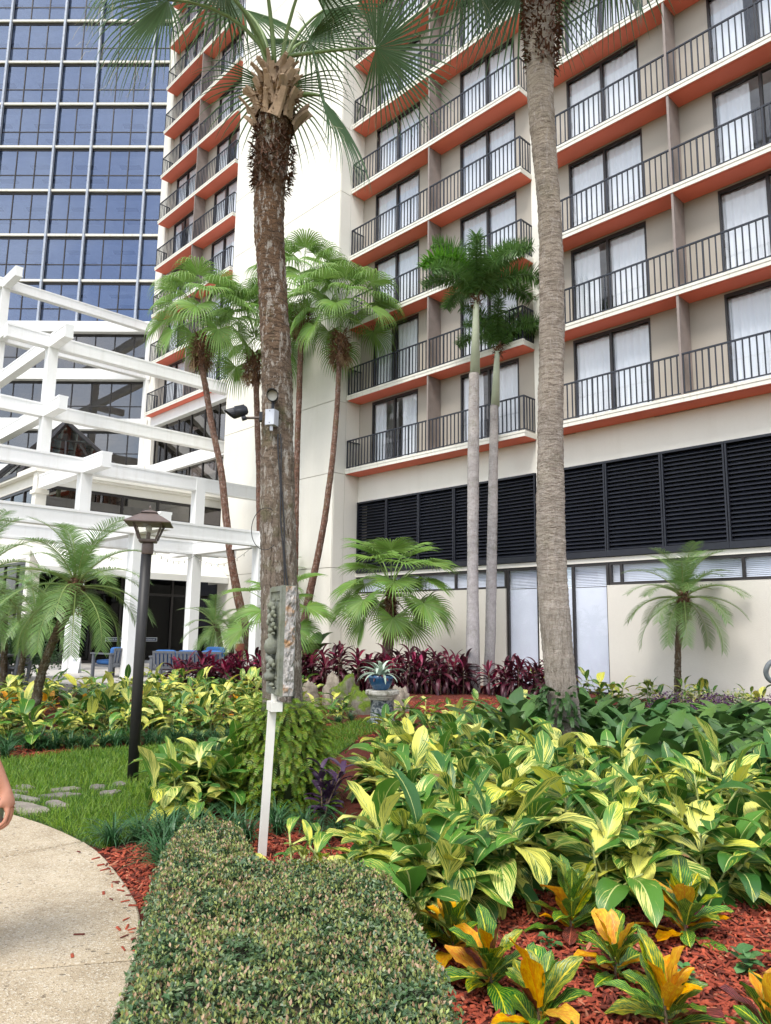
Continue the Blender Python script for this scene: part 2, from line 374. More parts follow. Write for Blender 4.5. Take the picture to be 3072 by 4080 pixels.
# strip windows and tall glass below the louvres
def glazed(a, b_, z0, z1, mull, blind_z, gl=M_GLASS):
    f = hm(); f.box(a, b_, 17.585, 17.66, z1 - 0.07, z1); f.box(a, b_, 17.585, 17.66, z0, z0 + 0.06)
    for m in [a + 0.035] + mull + [b_ - 0.035]: f.box(m - 0.035, m + 0.035, 17.583, 17.655, z0 + 0.061, z1 - 0.071)
    w_ = f.build('strip_window', M_FRAME, hotel)
    ms = [a + 0.035] + mull + [b_ - 0.035]
    for p, q in zip(ms[:-1], ms[1:]): hm().box(p + 0.036, q - 0.036, 17.62, 17.626, z0 + 0.061, z1 - 0.072).build('pane', gl, w_)
    bl = hm()
    z = max(z0, blind_z) + 0.03
    while z < z1 - 0.05:
        bl.add([(a + 0.04, 17.72, z), (b_ - 0.04, 17.72, z), (b_ - 0.04, 17.75, z + 0.035), (a + 0.04, 17.75, z + 0.035)], [(0, 1, 2, 3)]); z += 0.042
    bl.build('blind', M_BLIND, w_)
    if blind_z > z0: hm().box(a + 0.04, b_ - 0.04, 17.70, 17.71, z0 + 0.02, blind_z).build('roller_shade', M_BLIND, w_)
    hm().box(a, b_, 18.3, 18.35, z0, z1).build('window_back', M_ROOM, w_)
glazed(-19.76, -13.14, 2.835, 3.415, [-18.2, -16.65, -15.1], 2.0)
glazed(-13.13, -12.01, 0.02, 3.414, [], 2.80)
glazed(-11.41, -9.85, 0.02, 3.414, [-10.92], 2.78)
glazed(-9.83, 0.0, 2.835, 3.413, [-9.49, -6.46, -3.4], 2.0)
# lower storeys of the far balcony stack: white bands and slanting window strips
low = hm(); low.box(-36.11, -28.29, 17.30, 17.9, 12.0, 12.53); low.box(-36.11, -28.29, 17.40, 17.9, 9.36, 9.95); low.build('spandrel_band', M_WHITE, hotel)
for z0, z1 in ((9.955, 11.995), (7.35, 9.355)):
    f = hm(); xs = [-36.1, -34.9, -33.6, -32.3, -31.0, -29.7, -28.3]
    for x in xs: f.box(x, x + 0.07, 17.58, 17.68, z0, z1)
    f.box(-36.02, -28.31, 17.585, 17.675, z0, z0 + 0.06); wf = f.build('strip_window', M_FRAME, hotel)
    for a, b_ in zip(xs[:-1], xs[1:]): hm().box(a + 0.07, b_, 17.62, 17.63, z0 + 0.06, z1).build('pane', M_BRONZEGLASS, wf)
    hm().box(-36.1, -28.3, 19.2, 19.3, z0, z1).build('window_back', M_DARKROOM, wf)
hm().box(-36.9, -27.2, 17.7, 21.9, TOP - 0.2, TOP).build('roof', M_TAUPE, hotel)

# ================================================================== blue glass tower
GA = -R(1.13); CORNER = HF(-36.9, 17.6)
tower = thing('glass_tower', 'blue glass office tower gridded by white floor bands and grey mullions', 'building', CORNER, GA)
def gm(): return MB()
U = [0.0, -1.12] 
for wd in (3, 2, 3, 2, 3): U.append(U[-1] - 1.085 * wd)          # main mullions, x runs to the right
XL = U[-1]
ZB = [7.3, 9.75, 12.3, 15.1, 17.83] + [20.64 + 2.745 * i for i in range(10)]   # centres of the floor bands
ME_GP = {}
def gp(wd, h, mat):
    k = (round(wd, 3), round(h, 3), mat.name)
    if k not in ME_GP: ME_GP[k] = MB().box(0, wd, 0.05, 0.058, 0, h).mesh('pane', mat)
    return ME_GP[k]
band = None
for i, z in enumerate(ZB):
    hh = 0.065 if i > 4 else 0.30
    fl = gm(); fl.box(XL, -0.01, -0.10 if i > 4 else -0.35, 0.12, z - hh, z + hh); fl.build('floor_band', M_EDGE if i > 4 else M_WHITE, tower)
    if i + 1 < len(ZB):
        z0 = z + hh; z1 = ZB[i + 1] - (0.065 if i >= 4 else 0.30); h = z1 - z0
        fr = gm(); zr = z0 + 0.07 + 0.36 * (h - 0.2)
        fr.box(XL, -0.005, 0.02, 0.09, z0, z0 + 0.06); fr.box(XL, -0.005, 0.02, 0.09, z1 - 0.14, z1); fr.box(XL, -0.005, 0.025, 0.085, zr - 0.025, zr + 0.025)
        xs = []
        for a, b_ in zip(U[:-1], U[1:]):
            n = max(1, round((a - b_) / 1.085)); xs += [a - (a - b_) * j / n for j in range(n)]
        xs.append(U[-1])
        for x in xs: fr.box(x - 0.025, x + 0.025, 0.015, 0.095, z0, z1)
        w_ = fr.build('window_grid', M_FRAME, tower); gl = M_BLUEGLASS if i > 3 else M_BRONZEGLASS
        for a, b_ in zip(xs[:-1], xs[1:]):
            if b_ < -12.2: continue
            link('pane', gp(a - b_ - 0.05, zr - z0 - 0.086, gl), w_, (b_ + 0.025, 0, z0 + 0.061)); link('pane', gp(a - b_ - 0.05, z1 - zr - 0.167, gl), w_, (b_ + 0.025, 0, zr + 0.026))
        if XL < -12.2:
            pass
        o = gm(); o.box(XL, -12.26 + 0.1, 0.05, 0.058, z0 + 0.061, z1 - 0.141); o.build('far_pane', gl, w_)
        ce = gm(); ce.box(XL, 0.3, 0.13, 6.5, z1 + 0.02, z1 + 0.10); ce.box(XL, 0.3, 6.5, 6.6, z0, z1); ce.build('ceiling', M_ROOM, tower)
        va = gm(); va.box(XL, -1.2, 0.35, 0.42, z1 - 0.32, z1 + 0.01); va.build('valance', M_ROOM, tower)
        for a, b_ in zip(U[1:-1], U[2:]):
            m = (a + b_) / 2
            for yy, hw in ((1.6, 0.62), (3.0, 0.55)): gm().box(m - hw, m + hw, yy, yy + 0.34, z1 - 0.05, z1 + 0.015).build('light_fixture', M_FRAME, tower)
mu = M_MULL
for x in U[1:]: gm().box(x - 0.055, x + 0.055, -0.19, 0.0, 18.2, TOP - 0.6).build('mullion', mu, tower)
gm().box(-0.02, 0.45, -0.12, 0.3, 7.3, TOP - 0.6).build('corner_strip', M_WHITE, tower)
gm().box(XL, 0, 6.7, 7.0, 7.3, TOP - 0.6).build('core_wall', M_DARKROOM, tower)

# ================================================================== low pavilion with the storefront and awning
PB = (-27.9, 9.25, 0)
pav = thing('garden_pavilion', 'low cream pavilion with dark storefront and window band behind the pergola', 'building', HF(*PB), PHI)
def pm(): return MB(PB)
PZ = 0.2
w_ = pm(); w_.box(-27.9, -28.1, 9.25, 17.6, 4.55, 5.86); w_.box(-27.9, -28.1, 9.25, 17.6, 6.70, 7.10); w_.box(-28.1, -36.0, 9.25, 9.45, 4.0, 5.86); w_.box(-28.1, -36.0, 9.25, 9.45, 6.70, 7.10)
w_.box(-27.9, -28.1, 16.98, 17.6, PZ, 4.549); w_.build('wall', M_CREAM, pav)
g_ = pm(); g_.box(-27.62, -28.1, 9.0, 17.6, 7.10, 7.30); g_.box(-28.1, -36.5, 9.0, 9.45, 7.10, 7.30); g_.box(-27.72, -28.1, 9.1, 17.6, 7.02, 7.10); g_.build('gutter', M_CREAM, pav)
pm().box(-28.11, -36.8, 9.46, 17.3, 7.12, 7.26).build('roof', M_EDGE, pav)
def band_win(ax, fixed, a, b_, z0, z1, n, gl, nm='window', rail=None):
    f = pm()
    def bx(u0, u1, d0, d1, z_0, z_1, mb=None):
        (mb or f).box(*( (fixed - d0, fixed - d1, u0, u1) if ax == 'y' else (u0, u1, fixed + d0, fixed + d1) ), z_0, z_1)
    bx(a, b_, 0.03, 0.13, z1 - 0.10, z1); bx(a, b_, 0.03, 0.13, z0, z0 + 0.08)
    us = [a + (b_ - a) * i / n for i in range(n + 1)]
    for u in us: bx(u - 0.045, u + 0.045, 0.025, 0.135, z0 + 0.081, z1 - 0.101)
    if rail: bx(a, b_, 0.035, 0.125, rail - 0.05, rail + 0.05)
    o = f.build(nm, M_FRAME, pav)
    for p, q in zip(us[:-1], us[1:]):
        m = pm(); bx(p + 0.046, q - 0.046, 0.08, 0.088, z0 + 0.081, z1 - 0.102, m); m.build('pane', gl, o)
    m = pm(); bx(a, b_, 2.6, 2.7, z0, z1, m); m.build('window_back', M_DARKROOM, o)
    return o
band_win('y', -27.9, 9.45, 16.97, 5.865, 6.695, 5, M_BRONZEGLASS)
band_win('x', 9.25, -34.0, -28.15, 5.865, 6.695, 4, M_BRONZEGLASS)
sf = band_win('y', -27.9, 9.45, 16.97, PZ + 0.02, 3.6, 7, M_DARKGLASS, 'storefront', 2.85)
sf2 = band_win('x', 9.25, -34.0, -28.15, PZ + 0.02, 3.9, 4, M_DARKGLASS, 'storefront', 2.85)
pm().box(-28.1, -36, 9.28, 9.44, 3.901, 3.999).build('wall', M_CREAM, pav)
aw = pm()                                                     # awning: sloping sheet with a straight valance
a0, a1 = 9.0, 16.40
aw.add([(-27.86, a0, 4.52), (-26.3, a0, 3.60), (-26.3, a1, 3.60), (-27.86, a1, 4.52), (-27.86, a0, 4.47), (-26.34, a0, 3.56), (-26.34, a1, 3.56), (-27.86, a1, 4.47)],
       [(0, 1, 2, 3), (4, 7, 6, 5), (0, 4, 5, 1), (2, 6, 7, 3)])
aw.add([(-26.298, a0, 3.60), (-26.298, a0, 3.36), (-26.298, a1, 3.36), (-26.298, a1, 3.60), (-26.34, a0, 3.56), (-26.34, a0, 3.36), (-26.34, a1, 3.36), (-26.34, a1, 3.56)], [(0, 1, 2, 3), (4, 7, 6, 5), (1, 5, 6, 2)])
aw.add([(-27.86, a1 + .003, 4.52), (-26.3, a1 + .003, 3.60), (-26.3, a1 + .003, 3.36), (-27.86, a1 + .003, 3.36)], [(0, 1, 2, 3)])
aw.build('awning', plain('awning_cloth', (0.84, 0.84, 0.80), 0.8, 0.05, 1.0), pav)
# house rules stickers on the doors
M_STICK = plain('sticker_white', (0.75, 0.78, 0.82), 0.6); M_STB = plain('sticker_ground', (0.03, 0.05, 0.10), 0.5)
def text_mesh(txt, size, mat, name='lettering'):
    cu = bpy.data.curves.new('t', 'FONT'); cu.body = txt; cu.size = size; cu.align_x = 'CENTER'; cu.align_y = 'CENTER'; cu.resolution_u = 2
    o = bpy.data.objects.new('t', cu); COL.objects.link(o); dg = bpy.context.evaluated_depsgraph_get()
    me = bpy.data.meshes.new_from_object(o.evaluated_get(dg)); me.name = name; me.materials.clear(); me.materials.append(mat)
    bpy.data.objects.remove(o); bpy.data.curves.remove(cu); return me
ME_TXT = text_mesh('Shirt & Shoes Required', 0.085, M_STICK)
for dd in (12.66, 13.78):
    st = MB(PB).box(-27.963, -27.968, dd - 0.50, dd + 0.50, 1.00, 1.15).build('door_sticker', M_STICK, sf)
    MB(PB).box(-27.960, -27.9625, dd - 0.48, dd + 0.48, 1.015, 1.135).build('sticker_ground', M_STB, st)
    o = link('lettering', ME_TXT, st, (-27.958 - PB[0], dd - PB[1], 1.075), (R(90), 0, R(90)))
# glass pyramid skylight on the pavilion roof
sky_t = thing('pyramid_skylight', 'glass pyramid skylight with dark ribs on the pavilion roof', 'skylight', HF(-32.2, 11.6, 7.26), PHI)
M_SKYL = glassmat('skylight_glass', (0.30, 0.34, 0.32), 0.05)
b = MB(); hw, hz = 2.55, 3.1; apex = (0, 0, hz); cs = [(-hw, -hw, 0), (hw, -hw, 0), (hw, hw, 0), (-hw, hw, 0)]
for p in cs: b.beam(p, apex, 0.16, 0.16)
for p, q in zip(cs, cs[1:] + cs[:1]):
    b.beam(p, q, 0.16, 0.16)
    for f_ in (0.33, 0.66):
        m = tuple(p[i] + (q[i] - p[i]) * f_ for i in range(3)); e = tuple(p[i] * (1 - f_) + apex[i] * f_ for i in range(3)) if f_ < 0.5 else tuple(q[i] * f_ + apex[i] * (1 - f_) for i in range(3))
        b.beam(m, tuple((m[i] * 0.36 + apex[i] * 0.64) for i in range(3)), 0.07, 0.07)
    for f_ in (0.36, 0.66): b.beam(tuple(p[i] * (1 - f_) + apex[i] * f_ for i in range(3)), tuple(q[i] * (1 - f_) + apex[i] * f_ for i in range(3)), 0.07, 0.07)
b.build('rib_frame', M_FRAME, sky_t)
for p, q in zip(cs, cs[1:] + cs[:1]): MB().add([p, q, apex], [(0, 1, 2)]).build('pane', M_SKYL, sky_t)

# ================================================================== stepped white pergola frame
GB = (-23.8, 11.3, 0)
per = thing('stepped_pergola', 'large white stepped pergola frame of crossing beams and square columns', 'pergola', HF(*GB), PHI)
def beam(axis, fixed, a, b_, z0, z1, w=0.30):
    m = MB(GB); lip = 0.018; hl = 0.07
    if axis == 'd':
        m.box(fixed - w / 2, fixed + w / 2, a, b_, z0 + hl, z1 - hl)
        m.box(fixed - w / 2 - lip, fixed + w / 2 + lip, a - .001, b_ + .001, z1 - hl, z1); m.box(fixed - w / 2 - lip, fixed + w / 2 + lip, a - .001, b_ + .001, z0, z0 + hl)
    else:
        m.box(a, b_, fixed - w / 2, fixed + w / 2, z0 + hl, z1 - hl)
        m.box(a - .001, b_ + .001, fixed - w / 2 - lip, fixed + w / 2 + lip, z1 - hl, z1); m.box(a - .001, b_ + .001, fixed - w / 2 - lip, fixed + w / 2 + lip, z0, z0 + hl)
    m.build('beam', M_WHITE, per)
def col(s, d, z0, z1, w=0.36):
    m = MB(GB); m.box(s - w / 2, s + w / 2, d - w / 2, d + w / 2, z0, z1); m.build('column', M_WHITE, per)
D1, D2, D0 = 9.28, 13.42, 5.14
STUB = 1.62
tiers = {  # front line of the tier: beam levels
    -19.7: [(4.14, 4.62)], -23.8: [(6.46, 6.95)], -27.9: [(9.18, 9.68), (11.86, 12.36)], -36.95: [(14.86, 15.22), (17.54, 18.02)]}
def jig(v): return v
# tier 1
for s in (-19.7, -23.8): beam('d', s, D1 + 0.181, D2 - 0.181, 4.145, 4.62)
beam('d', -19.7, 1.5, D1 - 0.181, 4.145, 4.62); beam('d', -23.8, 1.5, D1 - 0.181, 4.145, 4.62); beam('d', -23.8, D2 + 0.181, D2 + STUB, 4.145, 4.62)
for d in (D1, D2):
    beam('s', d, -19.7 + 0.181, -19.7 + STUB, 4.142, 4.618); beam('s', d, -23.8 + 0.181, -19.7 - 0.181, 4.142, 4.618); beam('s', d, -25.4, -23.8 - 0.181, 4.142, 4.618)
    col(-19.7, d, 0.2, 4.622); col(-23.8, d, 0.2, 6.952)
# tier 2
beam('d', -23.8, 1.5, D1 - 0.181, 6.462, 6.95); beam('d', -23.8, D1 + 0.181, D2 - 0.181, 6.462, 6.95); beam('d', -23.8, D2 + 0.181, 16.40, 6.462, 6.95)
beam('s', D1, -23.8 + 0.181, -23.8 + STUB, 6.459, 6.948); beam('s', D1, -27.60, -23.8 - 0.181, 6.459, 6.948)
# tier 3
for z0, z1 in tiers[-27.9]:
    beam('d', -27.9, 7.62, D1 - 0.181, z0, z1); beam('d', -27.9, D1 + 0.181, 16.85, z0, z1)
    beam('s', D1, -27.9 + 0.181, -27.9 + STUB, z0 - 0.003, z1 - 0.003); beam('s', D1, -36.7, -27.9 - 0.181, z0 - 0.003, z1 - 0.003)
m = MB(GB); m.box(-28.08, -27.72, D1 - 0.18, D1 + 0.18, 7.31, 12.362); m.build('column', M_WHITE, per)
m = MB(GB); m.box(-28.09, -27.71, D1 - 0.19, D1 + 0.19, 0.2, 7.08); m.box(-28.15, -27.65, D1 - 0.25, D1 + 0.25, 6.3, 6.44); m.build('column', M_CREAM, per)
# tier 4
for z0, z1 in tiers[-36.95]:
    beam('d', -36.95, 9.9 + 0.181, 17.20, z0, z1); beam('s', 9.9, -36.95 + 0.181, -36.95 + 1.9, z0 - 0.003, z1 - 0.003)
    beam('d', -36.95, 7.0, 9.9 - 0.181, z0, z1)
col(-36.95, 9.9, 7.3, 18.022); col(-36.93, 17.38, 7.3, 17.9, 0.34)
# paving of the terrace under it
pt = MB(); pt.poly([tuple(HF(a, b_)[:2]) for a, b_ in ((-18.2, 0.5), (-18.2, 15.6), (-19.5, 16.4), (-37, 17.6), (-37, 0.5))], 0.0, 0.2)
struct(pt.build('terrace_paving', plain('terrace_concrete', (0.42, 0.40, 0.37), 0.85, 0.15, 2, 0.2)))
# ================================================================== ground sheets
def in_poly(x, y, P):
    x = np.asarray(x); y = np.asarray(y); r = np.zeros(x.shape, bool); n = len(P)
    for i in range(n):
        (x0, y0), (x1, y1) = P[i], P[(i + 1) % n]
        c = ((y0 > y) != (y1 > y)) & (x < (x1 - x0) * (y - y0) / ((y1 - y0) + 1e-12) + x0); r ^= c
    return r
def edge_dist(x, y, P):
    d = np.full(np.shape(x), 1e9)
    for i in range(len(P)):
        a = np.array(P[i]); b = np.array(P[(i + 1) % len(P)]); ab = b - a; L = ab @ ab + 1e-12
        tt = np.clip(((x - a[0]) * ab[0] + (y - a[1]) * ab[1]) / L, 0, 1)
        d = np.minimum(d, np.hypot(x - a[0] - tt * ab[0], y - a[1] - tt * ab[1]))
    return d
t = NT('mulch_ground'); n1 = t.noise(9, 6, 0.7); n2 = t.noise(70, 4, 0.7, stretch=(1, 2.5, 1))
M_MULCHG = t.done(t.principled(t.mix(t.ramp(n2, [(0.35, (0, 0, 0)), (0.65, (1, 1, 1))]), t.ramp(n1, [(0.3, (0.05, 0.010, 0.006)), (0.7, (0.13, 0.022, 0.012))]), (0.22, 0.038, 0.018)), 0.9, t.bump(n2, 0.9, 0.04)))
t = NT('lawn_soil'); M_LAWNG = t.done(t.principled(t.ramp(t.noise(6, 6), [(0.3, (0.025, 0.05, 0.010)), (0.7, (0.055, 0.10, 0.016))]), 0.95, t.bump(t.noise(90, 3), 0.8, 0.03)))
t = NT('far_ground'); M_GROUND = t.done(t.principled(t.ramp(t.noise(0.4, 6), [(0.3, (0.06, 0.085, 0.03)), (0.7, (0.12, 0.10, 0.06))]), 0.95))
struct(MB().poly([(-900, -900), (900, -900), (900, 900), (-900, 900)], -0.4, -0.004).build('ground', M_GROUND))
struct(MB().poly([(-9, 1.5), (14, 1.5), (14, 13.5), (4.5, 21.5), (-1.3, 24.6), (-6, 19.5), (-14, 12.4)], -0.05, 0.004).build('mulch_bed', M_MULCHG))
LAWN = [(-1.98, 5.62), (-2.18, 5.77), (-2.67, 6.23), (-3.12, 6.57), (-3.9, 7.03), (-5.0, 7.48), (-7.4, 7.9), (-8, 8.9), (-5.4, 9.05), (-4.7, 9.0), (-4.2, 9.25), (-3.9, 9.75), (-3.3, 10.05), (-2.6, 10.3),
        (-2.03, 10.4), (-1.3, 11.3), (-0.8, 12.6), (-0.25, 13.5), (0.25, 13.3), (0.25, 12.6), (-0.3, 11.4), (-0.6, 9.6), (-0.95, 8.4), (-1.6, 8.2), (-2.1, 7.9), (-2.15, 7.2), (-1.95, 6.5), (-1.85, 5.95)]
struct(MB().poly(LAWN, 0.0, 0.012).build('lawn', M_LAWNG))
# path: poured slabs of exposed aggregate, open joints between them
t = NT('aggregate_concrete'); co = t.coord()
vor = t.n('TexVoronoi', {'Vector': co, 'Scale': 130.0}); vc = t.n('SeparateColor', {'Color': vor.outputs['Color']}).outputs[0]
big = t.noise(1.6, 7, 0.65); wear = t.noise(5, 6, 0.6); fine = t.noise(240, 3, 0.6)
c0 = t.ramp(big, [(0.3, (0.37, 0.295, 0.195)), (0.7, (0.51, 0.43, 0.315))])
c0 = t.mix(t.ramp(wear, [(0.45, (0, 0, 0)), (0.72, (0.55, 0.55, 0.55))]), c0, (0.27, 0.21, 0.135))
c0 = t.mix(t.ramp(vc, [(0.80, (0, 0, 0)), (0.86, (0.7, 0.7, 0.7))], 'LINEAR'), c0, (0.60, 0.55, 0.45))
c0 = t.mix(t.ramp(vc, [(0.06, (0.55, 0.55, 0.55)), (0.10, (0, 0, 0))]), c0, (0.12, 0.09, 0.06))
pit = t.n('TexVoronoi', {'Vector': t.n('Mapping', {'Vector': co, 'Scale': (1.0, 1.7, 1)}).outputs[0], 'Scale': 26.0, 'Randomness': 1.0})
pk = t.math('MULTIPLY', t.math('LESS_THAN', pit.outputs['Distance'], t.math('MULTIPLY', t.n('SeparateColor', {'Color': pit.outputs['Color']}).outputs[1], 0.40)), t.math('GREATER_THAN', t.n('SeparateColor', {'Color': pit.outputs['Color']}).outputs[0], 0.70))
pk2 = t.math('MULTIPLY', pk, t.ramp(t.noise(2.2, 4), [(0.42, (0, 0, 0)), (0.56, (1, 1, 1))]))
c0 = t.mix(t.math('MULTIPLY', pk2, 0.85), c0, (0.06, 0.045, 0.03))
M_PATH = t.done(t.principled(c0, 0.8, t.bump(t.math('SUBTRACT', t.math('ADD', vor.outputs['Distance'], t.math('MULTIPLY', fine, 0.4)), pk2), 0.45, 0.012), spec=0.3))
path = thing('garden_path', 'curved beige exposed aggregate path in the left foreground', 'path', (-3, 3, 0)); del path['category']; del path['label']; path['kind'] = 'structure'
def joint(P, cut=0.017):
    c = np.mean(np.array(P), axis=0); return [tuple(np.array(p) + (c - np.array(p)) / np.linalg.norm(c - np.array(p)) * cut) for p in P]
for P in ([(-2.18, 5.74), (-2.42, 5.98), (-2.67, 6.2), (-2.9, 6.38), (-3.12, 6.54), (-3.5, 6.79), (-3.9, 7.0), (-5, 7.45), (-7.4, 7.87), (-7.4, 0.26), (-4.6, 3.2)],
          [(-2.18, 5.74), (-4.6, 3.2), (-4.6, 2.97), (-1.15, 3.8), (-1.17, 3.9), (-1.2, 4.03), (-1.25, 4.2), (-1.31, 4.37), (-1.39, 4.56), (-1.5, 4.76), (-1.6, 4.93), (-1.72, 5.12), (-1.85, 5.32), (-2.0, 5.53)],
          [(-1.15, 3.8), (-4.6, 2.97), (-4.6, 1.9), (-1.02, 2.2), (-1.02, 2.6), (-1.04, 3.0), (-1.05, 3.29), (-1.08, 3.5), (-1.11, 3.63)],
          [(-1.02, 2.2), (-4.6, 1.9), (-7.4, 0.2), (-7.4, -6), (-1.6, -6), (-1.2, -1), (-1.05, 1)]):
    P = joint(P); b = MB((-3, 3, 0)); n = len(P)
    c = np.mean(np.array(P), axis=0); Q = [tuple(np.array(p) + (c - np.array(p)) / np.linalg.norm(c - np.array(p)) * 0.012) for p in P]
    b.add([(x, y, -0.03) for x, y in P] + [(x, y, 0.028) for x, y in P] + [(x, y, 0.036) for x, y in Q], [tuple(range(2 * n, 3 * n))] + [(i, (i + 1) % n, n + (i + 1) % n, n + i) for i in range(n)] + [(n + i, n + (i + 1) % n, 2 * n + (i + 1) % n, 2 * n + i) for i in range(n)])
    b.build('slab', M_PATH, path)
MB((-3, 3, 0)).poly([(-2.3, 5.9), (-7.2, 7.6), (-7.2, -5.9), (-1.7, -5.9), (-1.12, 1), (-1.1, 3.3), (-1.22, 3.85), (-1.45, 4.6)], -0.02, 0.010).build('joint_fill', plain('joint_dirt', (0.045, 0.038, 0.025), 0.95), path)
# flagstones set in the grass
t = NT('flagstone'); n1 = t.noise(7, 6, 0.65); M_FLAG = t.done(t.principled(hv(t, t.ramp(n1, [(0.3, (0.13, 0.115, 0.105)), (0.7, (0.27, 0.24, 0.205))]), rand_of(t), 0.05, 0.6, 0.4), 0.85, t.bump(t.noise(30, 5, 0.7), 0.6, 0.02)))
STONES = [
 [(-3.35, 6.98), (-3.17, 6.90), (-2.90, 6.74), (-2.82, 6.62), (-2.88, 6.53), (-3.04, 6.56), (-3.20, 6.66)], [(-3.00, 6.91), (-2.98, 7.02), (-2.86, 6.95), (-2.73, 6.80), (-2.78, 6.74), (-2.88, 6.78)],
 [(-3.44, 7.19), (-3.38, 7.21), (-3.10, 7.04), (-3.08, 6.95), (-3.23, 7.02), (-3.38, 7.05)], [(-3.19, 7.19), (-3.08, 7.26), (-2.96, 7.32), (-2.81, 7.25), (-2.91, 7.17), (-3.06, 7.11)],
 [(-3.62, 7.41), (-3.49, 7.40), (-3.34, 7.33), (-3.45, 7.27), (-3.56, 7.27)], [(-3.60, 7.58), (-3.50, 7.63), (-3.36, 7.51), (-3.39, 7.42), (-3.49, 7.46)], [(-3.20, 7.46), (-3.00, 7.56), (-2.91, 7.49), (-3.00, 7.39), (-3.14, 7.38)],
 [(-2.88, 7.61), (-2.83, 7.70), (-2.73, 7.65), (-2.70, 7.53), (-2.79, 7.47)], [(-2.71, 7.76), (-2.65, 7.84), (-2.54, 7.74), (-2.57, 7.63), (-2.66, 7.65)], [(-2.69, 7.36), (-2.56, 7.47), (-2.50, 7.41), (-2.53, 7.29), (-2.63, 7.27)]]
SL = ['large tan flagstone nearest the path edge in the grass', 'pointed grey flagstone beside the large tan one', 'long narrow grey flagstone at the left edge behind the tan one', 'long flat grey flagstone in the middle of the stepping stones',
      'small grey flagstone at the left edge, second row from the back', 'small dark flagstone farthest back on the left', 'warm beige flagstone at the middle of the back row', 'squarish grey flagstone two stones left of the lamp post', 'small grey flagstone next to the lamp post foot', 'grey flagstone beside the variegated ginger leaves']
for P, lb in zip(STONES, SL):
    c = np.mean(np.array(P), axis=0); rr = random.Random(int(c[0] * 1000)); b = MB((c[0], c[1], 0)); pts = []
    for i in range(len(P)):
        a_, b_ = np.array(P[i]), np.array(P[(i + 1) % len(P)])
        for f_ in (0, 0.33, 0.67): pts.append(tuple(a_ + (b_ - a_) * f_ + np.array([rr.uniform(-.008, .008), rr.uniform(-.008, .008)])))
    n = len(pts); ins = [tuple(np.array(p) + (c - np.array(p)) * 0.06) for p in pts]
    b.add([(x, y, 0) for x, y in pts] + [(x, y, 0.034 + rr.uniform(-.003, .003)) for x, y in pts] + [(x, y, 0.042 + rr.uniform(-.004, .004)) for x, y in ins] + [(c[0], c[1], 0.045)],
          [(i, (i + 1) % n, n + (i + 1) % n, n + i) for i in range(n)] + [(n + i, n + (i + 1) % n, 2 * n + (i + 1) % n, 2 * n + i) for i in range(n)] + [(2 * n + i, 2 * n + (i + 1) % n, 3 * n) for i in range(n)])
    o = b.build('flagstone', M_FLAG); o.location = (c[0], c[1], 0); tag(o, lb, 'stepping stone', 'flagstones laid in the grass')

# ------------------------------------------------------------------ scattered fine stuff (numpy)
def rots(n, r, tilt):
    az = r.uniform(0, 2 * np.pi, n); tx = r.normal(0, tilt, n); ty = r.normal(0, tilt, n)
    ca, sa = np.cos(az), np.sin(az); Z_ = np.zeros(n); O = np.ones(n)
    Rz = np.stack([np.stack([ca, -sa, Z_], 1), np.stack([sa, ca, Z_], 1), np.stack([Z_, Z_, O], 1)], 1)
    c, s = np.cos(tx), np.sin(tx); Rx = np.stack([np.stack([O, Z_, Z_], 1), np.stack([Z_, c, -s], 1), np.stack([Z_, s, c], 1)], 1)
    c, s = np.cos(ty), np.sin(ty); Ry = np.stack([np.stack([c, Z_, s], 1), np.stack([Z_, O, Z_], 1), np.stack([-s, Z_, c], 1)], 1)
    return Rz @ Rx @ Ry
def scatter(name, mats, tv, tf, pos, rot, scl, mi=None, parent=None, off=(0, 0, 0)):
    """many small copies of a template, joined in one mesh"""
    tv = np.asarray(tv, float); n = len(pos); k = len(tv)
    V = np.einsum('nij,nkj->nki', rot, tv[None] * scl[:, None, :]) + (np.asarray(pos) - np.asarray(off))[:, None, :]
    sizes = np.tile([len(f) for f in tf], n); fl = np.concatenate([np.asarray(f) for f in tf])
    loops = (np.arange(n)[:, None] * k + fl[None]).ravel()
    m = np.repeat(mi, len(tf)) if mi is not None else None
    return link(name, np_mesh(name, V.reshape(-1, 3), loops, sizes, mats, m), parent)
BOXV = [(-1, -1, -1), (1, -1, -1), (1, 1, -1), (-1, 1, -1), (-.8, -.7, 1), (.9, -.8, 1), (.7, .8, 1), (-.9, .6, 1)]
BOXF = [(4, 5, 6, 7), (0, 1, 5, 4), (1, 2, 6, 5), (2, 3, 7, 6), (3, 0, 4, 7)]
nr = np.random.default_rng(3)
def pts_in(P, dens, r=nr):
    P_ = np.array(P); lo, hi = P_.min(0), P_.max(0); n = int(dens * np.prod(hi - lo)); x = r.uniform(lo[0], hi[0], n); y = r.uniform(lo[1], hi[1], n)
    k = in_poly(x, y, P); return x[k], y[k]
CHIP = [plain('mulch_chip_%d' % i, c, 0.85, 0.3, 20) for i, c in enumerate([(0.26, 0.046, 0.022), (0.36, 0.070, 0.032), (0.12, 0.024, 0.014), (0.40, 0.15, 0.085)])]
px, py = [], []
